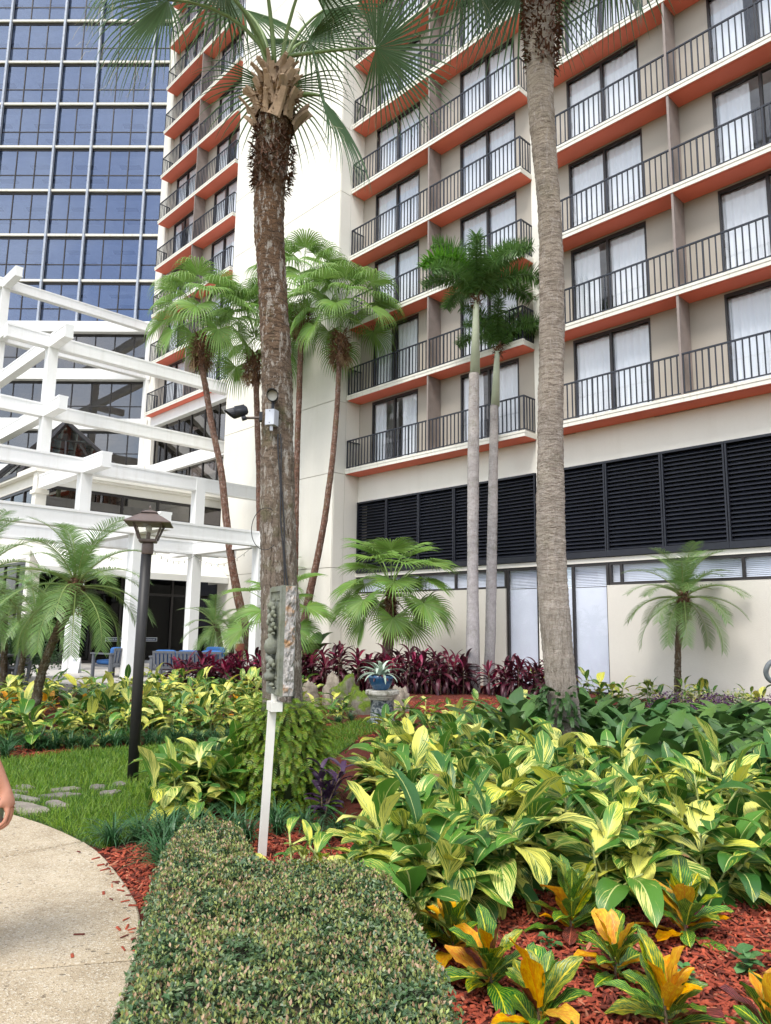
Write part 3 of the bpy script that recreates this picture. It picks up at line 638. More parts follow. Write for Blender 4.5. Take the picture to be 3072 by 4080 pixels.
for P, dn in (([(0.1, 2.4), (0.3, 4.3), (0.9, 5.2), (2.2, 5.6), (3.4, 5.4), (2.3, 2.4)], 2300), ([(-1.05, 5.0), (-1.0, 6.4), (-0.2, 6.2), (0.1, 5.4), (-0.4, 4.4)], 1700), ([(-2.0, 5.6), (-1.32, 4.45), (-1.1, 4.5), (-1.0, 5.2), (-1.5, 5.9)], 2200),
              ([(-5.2, 9.2), (-4.2, 9.3), (-3.8, 9.9), (-5.4, 10.2)], 700), ([(-1.6, 14.5), (-0.6, 16), (2.2, 18.2), (4.5, 18), (3.6, 16), (1.2, 14.4)], 260), ([(-0.4, 10.8), (0.4, 13), (-0.9, 12.8), (-1, 11)], 350)):
    x, y = pts_in(P, dn); px.append(x); py.append(y)
px, py = np.concatenate(px), np.concatenate(py); n0_ = len(px)
ed = np.array([(-1.98, 5.55), (-1.72, 5.15), (-1.5, 4.8), (-1.34, 4.45), (-1.22, 4.1), (-1.15, 3.8)]); q_ = nr.uniform(0, 5, 34); i_ = q_.astype(int); f_ = (q_ - i_)[:, None]
sp = ed[i_] * (1 - f_) + ed[np.minimum(i_ + 1, 5)] * f_ + np.stack([-np.abs(nr.normal(0, 0.09, 34)), nr.normal(0, 0.05, 34)], 1)      # a few strays on the path
px, py = np.concatenate([px, sp[:, 0]]), np.concatenate([py, sp[:, 1]]); n = len(px); pz = nr.uniform(0.006, 0.032, n); pz[n0_:] = 0.041
tag(scatter('mulch_chips', CHIP, BOXV, BOXF, np.stack([px, py, pz], 1), rots(n, nr, np.where(np.arange(n) < n0_, 0.35, 0.08)), np.stack([nr.uniform(0.010, 0.034, n), nr.uniform(0.003, 0.0085, n), nr.uniform(0.0015, 0.004, n)], 1), nr.choice(4, n, p=[.4, .3, .22, .08])),
    'red wood mulch chips spread over the planting beds', 'mulch', kind='stuff')
# grass blades of the lawn
GR = [leafmat('grass_%d' % i, c, 0.5, 0.3) for i, c in enumerate([(0.105, 0.215, 0.020), (0.19, 0.30, 0.035), (0.055, 0.14, 0.015)])]
def grass_pts(P, dens):
    x, y = pts_in(P, dens); k = np.ones(len(x), bool)
    for st in STONES: k &= ~in_poly(x, y, [tuple(np.mean(np.array(st), 0) + (np.array(p) - np.mean(np.array(st), 0)) * 0.92) for p in st])
    return x[k], y[k]
x, y = grass_pts([p for p in LAWN], 3600); keep = nr.uniform(0, 1, len(x)) < np.clip(1.15 - (y - 6) * 0.09, 0.4, 1); x, y = x[keep], y[keep]; n = len(x)
BLV = [(-.5, 0, 0), (.5, 0, 0), (-.36, .10, .55), (.36, .10, .55), (0, .42, 1)]; BLF = [(0, 1, 3, 2), (2, 3, 4)]
sh = np.array([noise.noise(Vector((a * 1.1, b * 1.1, 3.3))) for a, b in zip(x, y)])
h = nr.uniform(0.035, 0.10, n) * (1 + 0.35 * sh)
mi = np.where(nr.uniform(0, 1, n) < 0.45 + 0.5 * sh, 1, np.where(nr.uniform(0, 1, n) < 0.6, 0, 2))
tag(scatter('grass', GR, BLV, BLF, np.stack([x, y, np.full(n, 0.011)], 1), rots(n, nr, 0.5), np.stack([nr.uniform(0.0035, 0.0075, n) * (1 + (y - 6) * 0.12), h, h], 1), mi),
    'fresh green lawn grass beside the curved path', 'grass', kind='stuff')
# clipped hedge in the foreground
HED = [(-0.80, 2.1), (-0.83, 2.4), (-0.86, 2.7), (-0.90, 2.95), (-0.96, 3.2), (-1.02, 3.45), (-1.09, 3.75), (-1.16, 4.05), (-1.22, 4.35), (-1.25, 4.60), (-1.19, 4.80), (-1.03, 4.84), (-0.87, 4.78), (-0.76, 4.58), (-0.68, 4.32), (-0.60, 4.10), (-0.50, 4.08), (-0.3, 4.12), (-0.1, 4.10), (0.03, 4.02), (0.10, 3.78), (0.14, 3.55), (0.19, 3.3), (0.23, 3.05), (0.26, 2.8), (0.27, 2.55), (0.27, 2.1)]
HH = 0.41
def hedge_h(x, y):
    d = edge_dist(x, y, HED); f = np.clip(d / 0.08, 0, 1); base = HH * np.sqrt(np.clip(1 - (1 - f) ** 2.6, 0, 1))
    lump = np.array([noise.noise(Vector((a * 4.2, b * 4.2, 0))) * 0.034 + noise.noise(Vector((a * 13, b * 13, 5))) * 0.024 for a, b in zip(x, y)])
    return base + lump * f
hd = thing('clipped_hedge', 'low clipped boxy hedge with tiny leaves and pinkish tips in the foreground', 'hedge', (-0.4, 3.3, 0))
gx, gy = np.meshgrid(np.linspace(-1.3, 0.4, 70), np.linspace(1.95, 4.8, 110)); fx, fy = gx.ravel(), gy.ravel(); ins = in_poly(fx, fy, HED)
hz = np.where(ins, np.maximum(0.0, hedge_h(fx, fy) - 0.055), 0.0); idx = np.arange(len(fx)).reshape(gx.shape)
q = np.stack([idx[:-1, :-1], idx[:-1, 1:], idx[1:, 1:], idx[1:, :-1]], -1).reshape(-1, 4); q = q[(hz[q] > 0.01).all(1)]
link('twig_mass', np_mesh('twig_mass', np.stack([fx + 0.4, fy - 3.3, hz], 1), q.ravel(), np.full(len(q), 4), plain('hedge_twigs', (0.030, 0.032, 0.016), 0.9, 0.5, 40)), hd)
x, y = pts_in(HED, 19000); gap = np.array([noise.noise(Vector((a * 17, b * 17, 31))) for a, b in zip(x, y)]); k = nr.uniform(0, 1, len(x)) > np.clip(0.15 - 1.9 * gap - 0.25, 0, 0.9); x, y = x[k], y[k]; h = hedge_h(x, y); n0 = len(x)
# side leaves along the outline
P_ = np.array(HED + HED[:1]); seg = np.hypot(*np.diff(P_, axis=0).T); m = 15000; si_ = nr.choice(len(seg), m, p=seg / seg.sum()); tt = nr.uniform(0, 1, m)
ex = P_[si_, 0] + (P_[si_ + 1, 0] - P_[si_, 0]) * tt; ey = P_[si_, 1] + (P_[si_ + 1, 1] - P_[si_, 1]) * tt
cx_, cy_ = -0.4, 3.2; k = nr.uniform(-0.05, 0.03, m); dn = np.hypot(ex - cx_, ey - cy_); ex += (ex - cx_) / dn * k; ey += (ey - cy_) / dn * k
ez = nr.uniform(0.02, 0.33, m)
X = np.concatenate([x, ex]); Y = np.concatenate([y, ey]); Zz = np.concatenate([h - np.abs(nr.normal(0, 0.022, n0)) + 0.008, ez]); n = len(X)
patch = np.array([noise.noise(Vector((a * 7, b * 7, 9))) + 0.5 * noise.noise(Vector((a * 23, b * 23, 2))) for a, b in zip(X, Y)])
tipf = nr.uniform(0, 1, n); tip = (tipf < 0.36 + 0.55 * patch) & (np.concatenate([np.ones(n0, bool), np.zeros(m, bool)]) | (nr.uniform(0, 1, n) < 0.4))
mi = np.where(tip, np.where(nr.uniform(0, 1, n) < 0.34, 3, 4), np.where(nr.uniform(0, 1, n) < 0.6, 0, np.where(nr.uniform(0, 1, n) < 0.6, 1, 2)))
HM = [leafmat('hedge_leaf_%d' % i, c, r_, 0.12, 0.5) for i, (c, r_) in enumerate([((0.060, 0.115, 0.045), 0.36), ((0.10, 0.165, 0.06), 0.36), ((0.16, 0.21, 0.10), 0.33), ((0.36, 0.24, 0.14), 0.5), ((0.25, 0.29, 0.085), 0.45)])]
LFV = [(0, 0, 0), (-.5, .45, .12), (0, 1, -.06), (.5, .45, .12)]; LFF = [(0, 3, 2), (0, 2, 1)]
Ln = np.where(tip, nr.uniform(0.013, 0.021, n), nr.uniform(0.018, 0.030, n))
rot = rots(n, nr, 0.55); up_rot = rots(n, nr, 0.35)
Rup = np.array([[1, 0, 0], [0, 0.35, -0.94], [0, 0.94, 0.35]])
rot = np.where(tip[:, None, None], up_rot @ Rup, rot)
Zz = Zz + np.where(tip, 0.012 + (nr.uniform(0, 1, n) < 0.06) * nr.uniform(0.01, 0.045, n), 0)
o = scatter('hedge_foliage', HM, LFV, LFF, np.stack([X, Y, Zz], 1), rot, np.stack([Ln * 0.55, Ln, Ln], 1), mi, hd, (-0.4, 3.3, 0)); o['kind'] = 'stuff'
# ================================================================== leaves
def leaf_mesh(name, L, W, e0, droop, mat, fold=0.35, n=8, m=4, pet=0.10, wav=0.0, seed=0, peak=0.42, tipw=0.0, curl=0.0):
    """one leaf that leaves its stalk along +x at elevation e0 (deg) and arches over; uv: u along, v across"""
    r = random.Random(seed); P = Vector((0, 0, 0)); vs, uv = [], []; sw = r.uniform(-0.25, 0.25)
    for i in range(n + 1):
        s = i / n; a = R(e0 - droop * s ** 1.4); d = Vector((math.cos(a), sw * s * 0.4, math.sin(a))).normalized()
        if i: P = P + d * (L / n)
        q = max(0.0, (s - pet) / (1 - pet))
        wd = 0.012 + W * 0.5 * (math.sin(math.pi * q ** (math.log(0.5) / math.log(peak))) ** 0.85 if 0 < q < 1 else 0.0) if s < 1 else tipw
        nrm = Vector((-math.sin(a), 0, math.cos(a))); side = Vector((0, 1, 0)) - d * d.y; side.normalize()
        for j in range(m + 1):
            v = 2 * j / m - 1
            p = P + side * (wd * v * math.cos(fold * abs(v) * 0.8)) + nrm * (wd * abs(v) * math.sin(fold) + wav * math.sin(s * 17 + v * 2 + seed) * abs(v) - curl * wd * v * v)
            vs.append(tuple(p)); uv.append((s, j / m))
    fs = [(i * (m + 1) + j, (i + 1) * (m + 1) + j, (i + 1) * (m + 1) + j + 1, i * (m + 1) + j + 1) for i in range(n) for j in range(m)]
    loops = [k for f in fs for k in f]
    return np_mesh(name, vs, loops, [4] * len(fs), mat, None, [uv[k] for k in loops], True)

def alp(t, u, v, av, rnd):                       # variegated ginger: cream yellow streaks along the side veins
    side = t.math('SIGN', t.math('SUBTRACT', v, 0.5))
    p = t.math('SUBTRACT', t.math('MULTIPLY', u, 13.0), t.math('MULTIPLY', av, 15.0))
    vec = t.n('CombineXYZ', {'X': p, 'Y': t.math('ADD', t.math('MULTIPLY', side, 7.0), t.math('MULTIPLY', av, 0.9)), 'Z': t.math('MULTIPLY', rnd, 97.0)}).outputs[0]
    st = t.n('TexNoise', {'Vector': vec, 'Scale': 1.75, 'Detail': 3.0, 'Roughness': 0.7}).outputs['Fac']
    vec2 = t.n('CombineXYZ', {'X': t.math('MULTIPLY', u, 1.5), 'Y': t.math('MULTIPLY', side, 3.0), 'Z': t.math('MULTIPLY', rnd, 51.0)}).outputs[0]
    bigp = t.n('TexNoise', {'Vector': vec2, 'Scale': 1.0, 'Detail': 1.0}).outputs['Fac']
    bias = t.math('MULTIPLY', t.math('SUBTRACT', t.math('FRACT', t.math('MULTIPLY', rnd, 5.77)), 0.74), 0.32)
    f = t.math('ADD', t.math('ADD', st, t.math('MULTIPLY', t.math('SUBTRACT', bigp, 0.5), 0.65)), bias)
    m = t.ramp(f, [(0.475, (0, 0, 0)), (0.515, (1, 1, 1))])
    r2 = t.math('FRACT', t.math('MULTIPLY', rnd, 23.3))
    grn = t.mix(r2, (0.026, 0.105, 0.022), (0.095, 0.245, 0.030)); yel = t.mix(t.math('FRACT', t.math('MULTIPLY', rnd, 3.19)), (0.68, 0.65, 0.08), (0.74, 0.72, 0.22))
    c = t.mix(m, grn, yel); c = t.mix(t.math('LESS_THAN', av, 0.022), c, (0.55, 0.60, 0.22))
    old = t.math('MULTIPLY', t.math('GREATER_THAN', r2, 0.965), t.math('GREATER_THAN', u, t.math('SUBTRACT', 1.02, t.math('MULTIPLY', st, 0.30)))); c = t.mix(old, c, (0.24, 0.13, 0.06))
    return c, t.bump(t.math('SINE', t.math('MULTIPLY', p, 9.0)), 0.12, 0.004)
M_ALP = leafmat_uv('variegated_ginger_leaf', alp, 0.36, 0.22)
def crot(base1, base2, vein):
    def f(t, u, v, av, rnd):
        p = t.math('SUBTRACT', t.math('MULTIPLY', u, 9.0), t.math('MULTIPLY', av, 9.0))
        vec = t.n('CombineXYZ', {'X': t.math('MULTIPLY', u, 6.0), 'Y': t.math('MULTIPLY', v, 5.0), 'Z': t.math('MULTIPLY', rnd, 77.0)}).outputs[0]
        nz_ = t.n('TexNoise', {'Vector': vec, 'Scale': 1.6, 'Detail': 3.0}).outputs['Fac']
        lat = t.math('LESS_THAN', t.math('FRACT', p), t.math('MULTIPLY', nz_, 0.26)); rib = t.math('LESS_THAN', av, 0.035)
        c = t.mix(t.ramp(nz_, [(0.42, (0, 0, 0)), (0.62, (1, 1, 1))]), base1, base2)
        c = t.mix(t.math('MULTIPLY', lat, 0.8), c, vein); c = t.mix(rib, c, vein)
        return hv(t, c, rnd, 0.02, 0.1, 0.3), t.bump(t.math('SINE', t.math('MULTIPLY', p, 6.283)), 0.25, 0.004)
    return f
M_CRG = leafmat_uv('croton_green_leaf', crot((0.022, 0.11, 0.018), (0.06, 0.21, 0.022), (0.62, 0.62, 0.05)), 0.3, 0.15)
M_CRY = leafmat_uv('croton_gold_leaf', crot((0.66, 0.27, 0.008), (0.78, 0.46, 0.012), (0.70, 0.24, 0.012)), 0.34, 0.25)
M_CRM = leafmat_uv('croton_mixed_leaf', crot((0.045, 0.14, 0.018), (0.30, 0.34, 0.02), (0.74, 0.58, 0.03)), 0.33, 0.2)
M_CRR = leafmat_uv('croton_red_leaf', crot((0.09, 0.022, 0.018), (0.17, 0.03, 0.025), (0.45, 0.10, 0.07)), 0.35, 0.15)
def dk(c1, c2, vein=None, dv=0.5):
    def f(t, u, v, av, rnd):
        st = t.math('SINE', t.math('MULTIPLY', v, 60.0)); c = hv(t, t.mix(t.math('FRACT', t.math('MULTIPLY', rnd, 9.1)), c1, c2), rnd, 0.02, 0.2, dv)
        return (t.mix(t.math('LESS_THAN', av, 0.03), c, vein) if vein else c), t.bump(st, 0.15, 0.003)
    return f
M_ASP = leafmat_uv('dark_broad_leaf', dk((0.034, 0.095, 0.026), (0.105, 0.20, 0.050)), 0.34, 0.14)
M_TI = leafmat_uv('ti_leaf', dk((0.050, 0.012, 0.020), (0.090, 0.016, 0.030), (0.16, 0.03, 0.055), 0.7), 0.38, 0.2)
M_TIP = leafmat_uv('ti_leaf_pink', dk((0.17, 0.016, 0.045), (0.34, 0.035, 0.095), None, 0.6), 0.38, 0.3)
M_AGA = leafmat_uv('agave_leaf', dk((0.30, 0.40, 0.31), (0.42, 0.52, 0.42)), 0.5, 0.1)
M_PUR = leafmat_uv('purple_heart_leaf', dk((0.035, 0.018, 0.045), (0.075, 0.035, 0.085)), 0.45, 0.12)
M_STEM = plain('green_cane', (0.32, 0.36, 0.12), 0.6, 0.2, 8); M_BSTEM = plain('brown_cane', (0.16, 0.11, 0.07), 0.8, 0.25, 15)
ELEV = [78, 55, 32, 8, -18, -48]
def lib(name, L, W, mat, dr, k=2, **kw):
    return [[leaf_mesh(name, L, W * (1 + 0.12 * (q - 1.5)), e + (6 * q - 3), dr + 20 * q, mat, seed=e + 100 * q + len(name), **kw) for q in range(k)] for e in ELEV]
def pick(libm, e, r): return r.choice(libm[min(range(len(ELEV)), key=lambda i: abs(ELEV[i] - e))])
LB_ALP = lib('leaf', 0.345, 0.106, M_ALP, 26, 4, fold=0.24, wav=0.005, peak=0.45)
LB_ASP = lib('leaf', 0.62, 0.135, M_ASP, 52, 2, fold=0.22, pet=0.28, wav=0.006)
LB_TI = lib('leaf', 0.48, 0.10, M_TI, 62, 2, fold=0.45, pet=0.12); LB_TIP = lib('leaf', 0.42, 0.09, M_TIP, 40, 1, fold=0.5, pet=0.12)
LB_CR = {k: lib('leaf', 0.23, 0.075, m_, 12, 3, fold=0.30, pet=0.08, peak=0.56, wav=0.007) for k, m_ in (('g', M_CRG), ('y', M_CRY), ('m', M_CRM), ('r', M_CRR))}
LB_AGA = lib('leaf', 0.52, 0.06, M_AGA, 85, 2, fold=0.5, pet=0.0, peak=0.25); LB_PUR = lib('leaf', 0.16, 0.035, M_PUR, 40, 1, fold=0.4)
def put_leaf(par, libm, p, az, e, sc, r, tilt=0.22, name='leaf'):
    return link(name, pick(libm, e, r), par, p, (r.uniform(-tilt, tilt), r.uniform(-tilt, tilt) * 0.6, az), (sc, sc * r.uniform(0.85, 1.15), sc))
CANE = {}
def cane_mesh(L, lean, rad, mat, key):
    k = (round(L, 1), round(lean, 1), key)
    if k not in CANE:
        pts = []; P = Vector((0, 0, -0.02))
        for i in range(6):
            a = math.pi / 2 - lean * (0.4 + i / 5 * 0.9); pts.append(tuple(P)); P = P + Vector((math.cos(a), 0, math.sin(a))) * (k[0] / 5)
        CANE[k] = (MB().tube(pts, [rad * (1 - 0.09 * i) for i in range(6)], 5).mesh('cane', mat, True), pts)
    return CANE[k]
def ginger(x, y, size, r, label, group, canes=5, per=8, z=0.0, lsc=1.0):
    o = thing('variegated_ginger', label, 'plant', (x, y, z), r.uniform(0, 6.28), group)
    a0 = r.uniform(0, 6.28)
    for c in range(canes):
        az = a0 + c * 2.4 + r.uniform(-0.4, 0.4); L = round(size * r.uniform(0.55, 1.0), 1); lean = r.choice((0.3, 0.5, 0.7, 0.9)) if c else 0.1
        me, pts = cane_mesh(max(0.2, L), lean, 0.011, M_STEM, 'g'); bx, by = r.uniform(-.07, .07), r.uniform(-.07, .07)
        link('cane', me, o, (bx, by, 0), (0, 0, az)); pl = az + r.uniform(-0.5, 0.5) + math.pi / 2
        for i in range(per):
            f = 0.30 + 0.70 * (i / (per - 1)); k = f * 5; i0 = min(4, int(k)); p0, p1 = Vector(pts[i0]), Vector(pts[i0 + 1]); p = p0 + (p1 - p0) * (k - i0)
            pw = (bx + p.x * math.cos(az), by + p.x * math.sin(az), p.z)
            la = pl + (math.pi if i % 2 else 0) + r.uniform(-0.75, 0.75); el = -40 + 84 * f ** 1.25 + r.uniform(-18, 18)
            if i == per - 1: la = az + r.uniform(-.6, .6); el = r.choice((35, 55, 70)) + r.uniform(-8, 10)
            put_leaf(o, LB_ALP, pw, la, el, r.choice((0.62, 0.85, 1.0, 1.0, 1.15, 1.3)) * r.uniform(0.92, 1.08) * lsc, r)
    return o
def aspidistra(x, y, size, r, label, group, n=15):
    o = thing('cast_iron_plant', label, 'plant', (x, y, 0), r.uniform(0, 6.28), group)
    for i in range(n):
        a = i * 2.4 + r.uniform(-.4, .4); put_leaf(o, LB_ASP, (0.07 * math.cos(a), 0.07 * math.sin(a), 0.0), a, r.uniform(58, 88), size * r.uniform(0.8, 1.2), r, 0.15)
    return o
def ti_plant(x, y, size, r, label, group, stems=2, per=12, pink=0.2, z=0.0):
    o = thing('ti_plant', label, 'plant', (x, y, z), r.uniform(0, 6.28), group)
    for c in range(stems):
        az = r.uniform(0, 6.28); L = max(0.3, round(size * r.uniform(0.55, 1.0), 1)); me, pts = cane_mesh(L, 0.1, 0.016, M_BSTEM, 'b'); bx, by = r.uniform(-.16, .16), r.uniform(-.16, .16)
        link('cane', me, o, (bx, by, 0), (0, 0, az)); top = Vector(pts[-1]); pk = r.random() < pink
        for i in range(per):
            f = i / (per - 1); p = Vector(pts[2]).lerp(top, 0.15 + 0.85 * f); la = i * 2.4 + r.uniform(-.3, .3)
            put_leaf(o, LB_TIP if (pk and f > 0.55) or r.random() < 0.05 else LB_TI, (bx + p.x * math.cos(az), by + p.x * math.sin(az), p.z), la, -30 + 108 * f + r.uniform(-10, 10), r.uniform(0.75, 1.1), r)
    return o
def croton(x, y, size, r, label, group, n=24, mixw=(8, 4, 2, 1)):
    o = thing('croton', label, 'plant', (x, y, 0), r.uniform(0, 6.28), group); me, pts = cane_mesh(0.2, 0.1, 0.008, M_BSTEM, 'c'); link('cane', me, o, (0, 0, 0), (0, 0, 0), size); own = r.random(); size *= r.uniform(0.85, 1.12)
    for i in range(n):
        f = i / (n - 1); la = i * 2.4 + r.uniform(-.4, .4); el = 8 + 74 * f + r.uniform(-16, 12)
        kd = r.choices('gymr', mixw)[0] if f < 0.72 else r.choices('gymr', (5, 5, 3, 0) if own < 0.65 else (5, 2, 3, 0))[0]
        put_leaf(o, LB_CR[kd], (0.012 * math.cos(la), 0.012 * math.sin(la), (0.02 + 0.13 * f) * size), la, el, size * r.uniform(0.75, 1.25), r)
    return o
# strap-leaved lily turf tufts
def tuft_mesh(seed, n=70, L=0.34, W=0.0055):
    r = random.Random(seed); vs, fs = [], []
    for i in range(n):
        az = r.uniform(0, 6.28); a = R(r.uniform(48, 86)); l = L * r.uniform(0.6, 1.15); br = r.uniform(70, 130); P = Vector((r.uniform(-.035, .035), r.uniform(-.035, .035), 0)); k = len(vs); sd_ = Vector((-math.sin(az), math.cos(az), 0))
        for j in range(6):
            w_ = W * (1 - (j / 5) ** 2.5) + 0.0004; vs += [tuple(P - sd_ * w_), tuple(P + sd_ * w_)]
            d = Vector((math.cos(az) * math.cos(a), math.sin(az) * math.cos(a), math.sin(a))); P = P + d * (l / 5); a -= R(br) / 5
        fs += [(k + 2 * j, k + 2 * j + 1, k + 2 * j + 3, k + 2 * j + 2) for j in range(5)]
    return np_mesh('blades', vs, [q for f in fs for q in f], [4] * len(fs), M_LIR)
M_LIR = leafmat('lily_turf_leaf', (0.040, 0.115, 0.040), 0.4, 0.2, dv=0.5)
ME_TUFT = [tuft_mesh(i) for i in range(4)]
def liriope(x, y, sc, r, label, group):
    o = thing('lily_turf', label, 'plant', (x, y, 0.005), r.uniform(0, 6.28), group); link('blades', r.choice(ME_TUFT), o, (0, 0, 0), (0, 0, 0), sc); return o

# ================================================================== palm fronds (built to hang true, then only turned about the trunk)
def fan_frond(name, e0, Lp, Rb, nseg, mats, seed, split=0.45,  A=125, bend=35, hang=1.0, pr=0.014, blade_tilt=-20, thread=0):
    r = random.Random(seed); vs, uv, fs, mi = [], [], [], []
    pts = []; P = Vector((0, 0, 0))
    for i in range(7):
        a = R(e0 - bend * i / 6); d = Vector((math.cos(a), 0, math.sin(a))); pts.append(P.copy()); P = P + d * (Lp / 6)
    tb = MB(); tb.tube(pts, [pr * (1.5 - 0.8 * i / 6) for i in range(7)], 5)
    vs += tb.v; fs += tb.f; mi += [1] * len(tb.f)
    base = pts[-1]; a = R(e0 - bend + blade_tilt); d = Vector((math.cos(a), 0, math.sin(a))); Yv = Vector((0, 1, 0)); nrm = Vector((-math.sin(a), 0, math.cos(a)))
    dth = 2 * R(A) / nseg
    for s in range(nseg):
        th = -R(A) + dth * (s + 0.5) + r.uniform(-.012, .012); rd = (d * math.cos(th) + Yv * math.sin(th) + nrm * 0.28 * abs(math.sin(th))).normalized(); tg = (d * -math.sin(th) + Yv * math.cos(th)).normalized()
        Rl = Rb * (0.80 + 0.20 * math.cos(th * 0.7)) * r.uniform(0.93, 1.05); P = base.copy(); dr = rd.copy(); k = len(vs); N = 8
        g = r.uniform(0.75, 1.3) * hang; tw = r.uniform(-.25, .25)
        for j in range(N + 1):
            q = j / N; hw = q * Rl * dth * 0.5 if q < split else split * Rl * dth * 0.44 * (1 - ((q - split) / (1 - split)) ** 1.3) + 0.0006
            nn = dr.cross(tg).normalized() * -1
            t2 = (tg + nn * tw * max(0, q - split)).normalized()
            vs += [tuple(P - t2 * hw), tuple(P + nrm * hw * 0.95), tuple(P + t2 * hw)]
            dr = (dr + Vector((0, 0, -1)) * (0.035 + (0.62 * g * max(0.0, q - split + 0.05) ** 1.0))).normalized(); P = P + dr * (Rl / N)
        for j in range(N):
            b_ = k + 3 * j; fs += [(b_, b_ + 3, b_ + 4, b_ + 1), (b_ + 1, b_ + 4, b_ + 5, b_ + 2)]; mi += [0, 0]
    for i in range(thread):                                            # loose fibres
        th = r.uniform(-R(A), R(A)); rd = (d * math.cos(th) + Yv * math.sin(th)).normalized(); P = base + rd * Rb * r.uniform(0.4, 0.75); k = len(vs); dr = Vector((rd.x * .6 + r.uniform(-.5, .5), rd.y * .6 + r.uniform(-.5, .5), -0.4))
        for j in range(5):
            vs += [tuple(P + Vector((0.0013, 0, 0))), tuple(P - Vector((0.0013, 0, 0)))]; P = P + dr * 0.07; dr = (dr + Vector((r.uniform(-.5, .5), r.uniform(-.5, .5), -0.35))).normalized()
        for j in range(4): fs.append((k + 2 * j, k + 2 * j + 1, k + 2 * j + 3, k + 2 * j + 2)); mi.append(2)
    return np_mesh(name, vs, [q for f in fs for q in f], [len(f) for f in fs], mats, mi)
def pinnate(name, e0, L, nl, Ll, mats, seed, arch=95, wid=0.007, vee=0.35, whorl=1, hang=0.5, start=0.14, rr=0.009, fwd=0.45):
    r = random.Random(seed); vs, fs, mi = [], [], []; N = 14; pts, dirs = [], []; P = Vector((0, 0, 0))
    for i in range(N + 1):
        s = i / N; a = R(e0 - arch * s ** 1.35); d = Vector((math.cos(a), 0, math.sin(a))); pts.append(P.copy()); dirs.append(d); P = P + d * (L / N)
    tb = MB(); tb.tube(pts, [rr * (1.2 - 1.05 * i / N) + 0.001 for i in range(N + 1)], 4, False); vs += tb.v; fs += tb.f; mi += [1] * len(tb.f)
    for i in range(nl):
        s = start + (1 - start) * i / (nl - 1); k = s * N; i0 = min(N - 1, int(k)); p = pts[i0].lerp(pts[i0 + 1], k - i0); d = dirs[i0]; n_ = Vector((-d.z, 0, d.x))
        ll = Ll * (0.35 + 0.65 * math.sin(math.pi * min(1, 0.12 + 0.80 * s)) ** 0.7)
        for w_ in range(whorl):
            for sg in (-1, 1):
                ve = vee if whorl == 1 else (-0.9, 0.0, 0.9)[w_ % 3] + r.uniform(-.4, .4)
                dr = (Vector((0, sg, 0)) * math.cos(ve) + n_ * math.sin(ve) + d * (fwd + 1.1 * fwd * s + r.uniform(-.12, .12))).normalized(); q = p.copy(); kk = len(vs); M_ = 4
                for j in range(M_ + 1):
                    f = j / M_; hw = wid * (1 - f ** 2.2) * (0.55 + 0.45 * min(1, f * 4)) + 0.0004; wv = dr.cross(n_); wv = wv.normalized() if wv.length > 0.1 else d
                    vs += [tuple(q - wv * hw), tuple(q + wv * hw)]; dr = (dr + Vector((0, 0, -1)) * hang * (0.10 + 0.42 * f) * r.uniform(0.7, 1.3)).normalized(); q = q + dr * (ll / M_)
                for j in range(M_): fs.append((kk + 2 * j, kk + 2 * j + 1, kk + 2 * j + 3, kk + 2 * j + 2)); mi.append(0)
    return np_mesh(name, vs, [q for f in fs for q in f], [len(f) for f in fs], mats, mi)
def trunk_mesh(name, line, Y, mat, n=12, step=0.12, ring=0.01, ringp=0.09, nz_=0.02, nsc=4.0, smooth=True, leany=0.0, flare=0.0, smw=0.5):
    """line: (x, z, radius) from the foot up; local to the foot point"""
    L = np.array(line, float); zs = np.arange(L[0, 1], L[-1, 1], step)
    def sm(col):
        v = np.interp(zs, L[:, 1], L[:, col]); k = max(1, int(smw / step)); pad = np.concatenate([np.full(k, v[0]) + (v[0] - v[1]) * np.arange(k, 0, -1), v, np.full(k, v[-1]) + (v[-1] - v[-2]) * np.arange(1, k + 1)])
        return np.convolve(pad, np.ones(2 * k + 1) / (2 * k + 1), 'same')[k:-k]
    cx, rd = sm(0), sm(2); vs = []
    for z, c, r_ in zip(zs, cx, rd):
        rg = ring * (((z / ringp) % 1.0) - 0.5) if ring else 0
        for j in range(n):
            a = 2 * math.pi * j / n; v = noise.noise(Vector((math.cos(a) * nsc * 0.5 + c, math.sin(a) * nsc * 0.5, z * nsc))) * nz_ + noise.noise(Vector((math.cos(a) * 2.0, math.sin(a) * 2.0, z * 0.9 + 7))) * nz_ * 1.4
            q = r_ + rg + v + flare * max(0, 1 - (z - zs[0]) / 0.8) ** 2; vs.append((c - L[0, 0] + q * math.cos(a), q * math.sin(a) + leany * (z - zs[0]), z))
    fs = [(i * n + j, i * n + (j + 1) % n, (i + 1) * n + (j + 1) % n, (i + 1) * n + j) for i in range(len(zs) - 1) for j in range(n)]
    return np_mesh(name, vs, [q for f in fs for q in f], [4] * len(fs), mat, None, None, smooth), (cx[-1] - L[0, 0], leany * (zs[-1] - zs[0]), zs[-1])
M_FANL = leafmat('fan_palm_leaf', (0.165, 0.285, 0.062), 0.42, 0.28, dv=0.5); M_FANP = plain('fan_petiole', (0.22, 0.34, 0.09), 0.5, 0.2)
M_SABL = leafmat('cabbage_palm_leaf', (0.105, 0.175, 0.085), 0.36, 0.24, dv=0.35); M_SABP = plain('cabbage_petiole', (0.17, 0.24, 0.08), 0.5, 0.15, 5); M_THREAD = plain('leaf_fibre', (0.52, 0.46, 0.30), 0.8)
M_DATE = leafmat('date_palm_leaf', (0.15, 0.26, 0.075), 0.42, 0.25, dv=0.4); M_DATEP = plain('date_rachis', (0.25, 0.32, 0.10), 0.5)
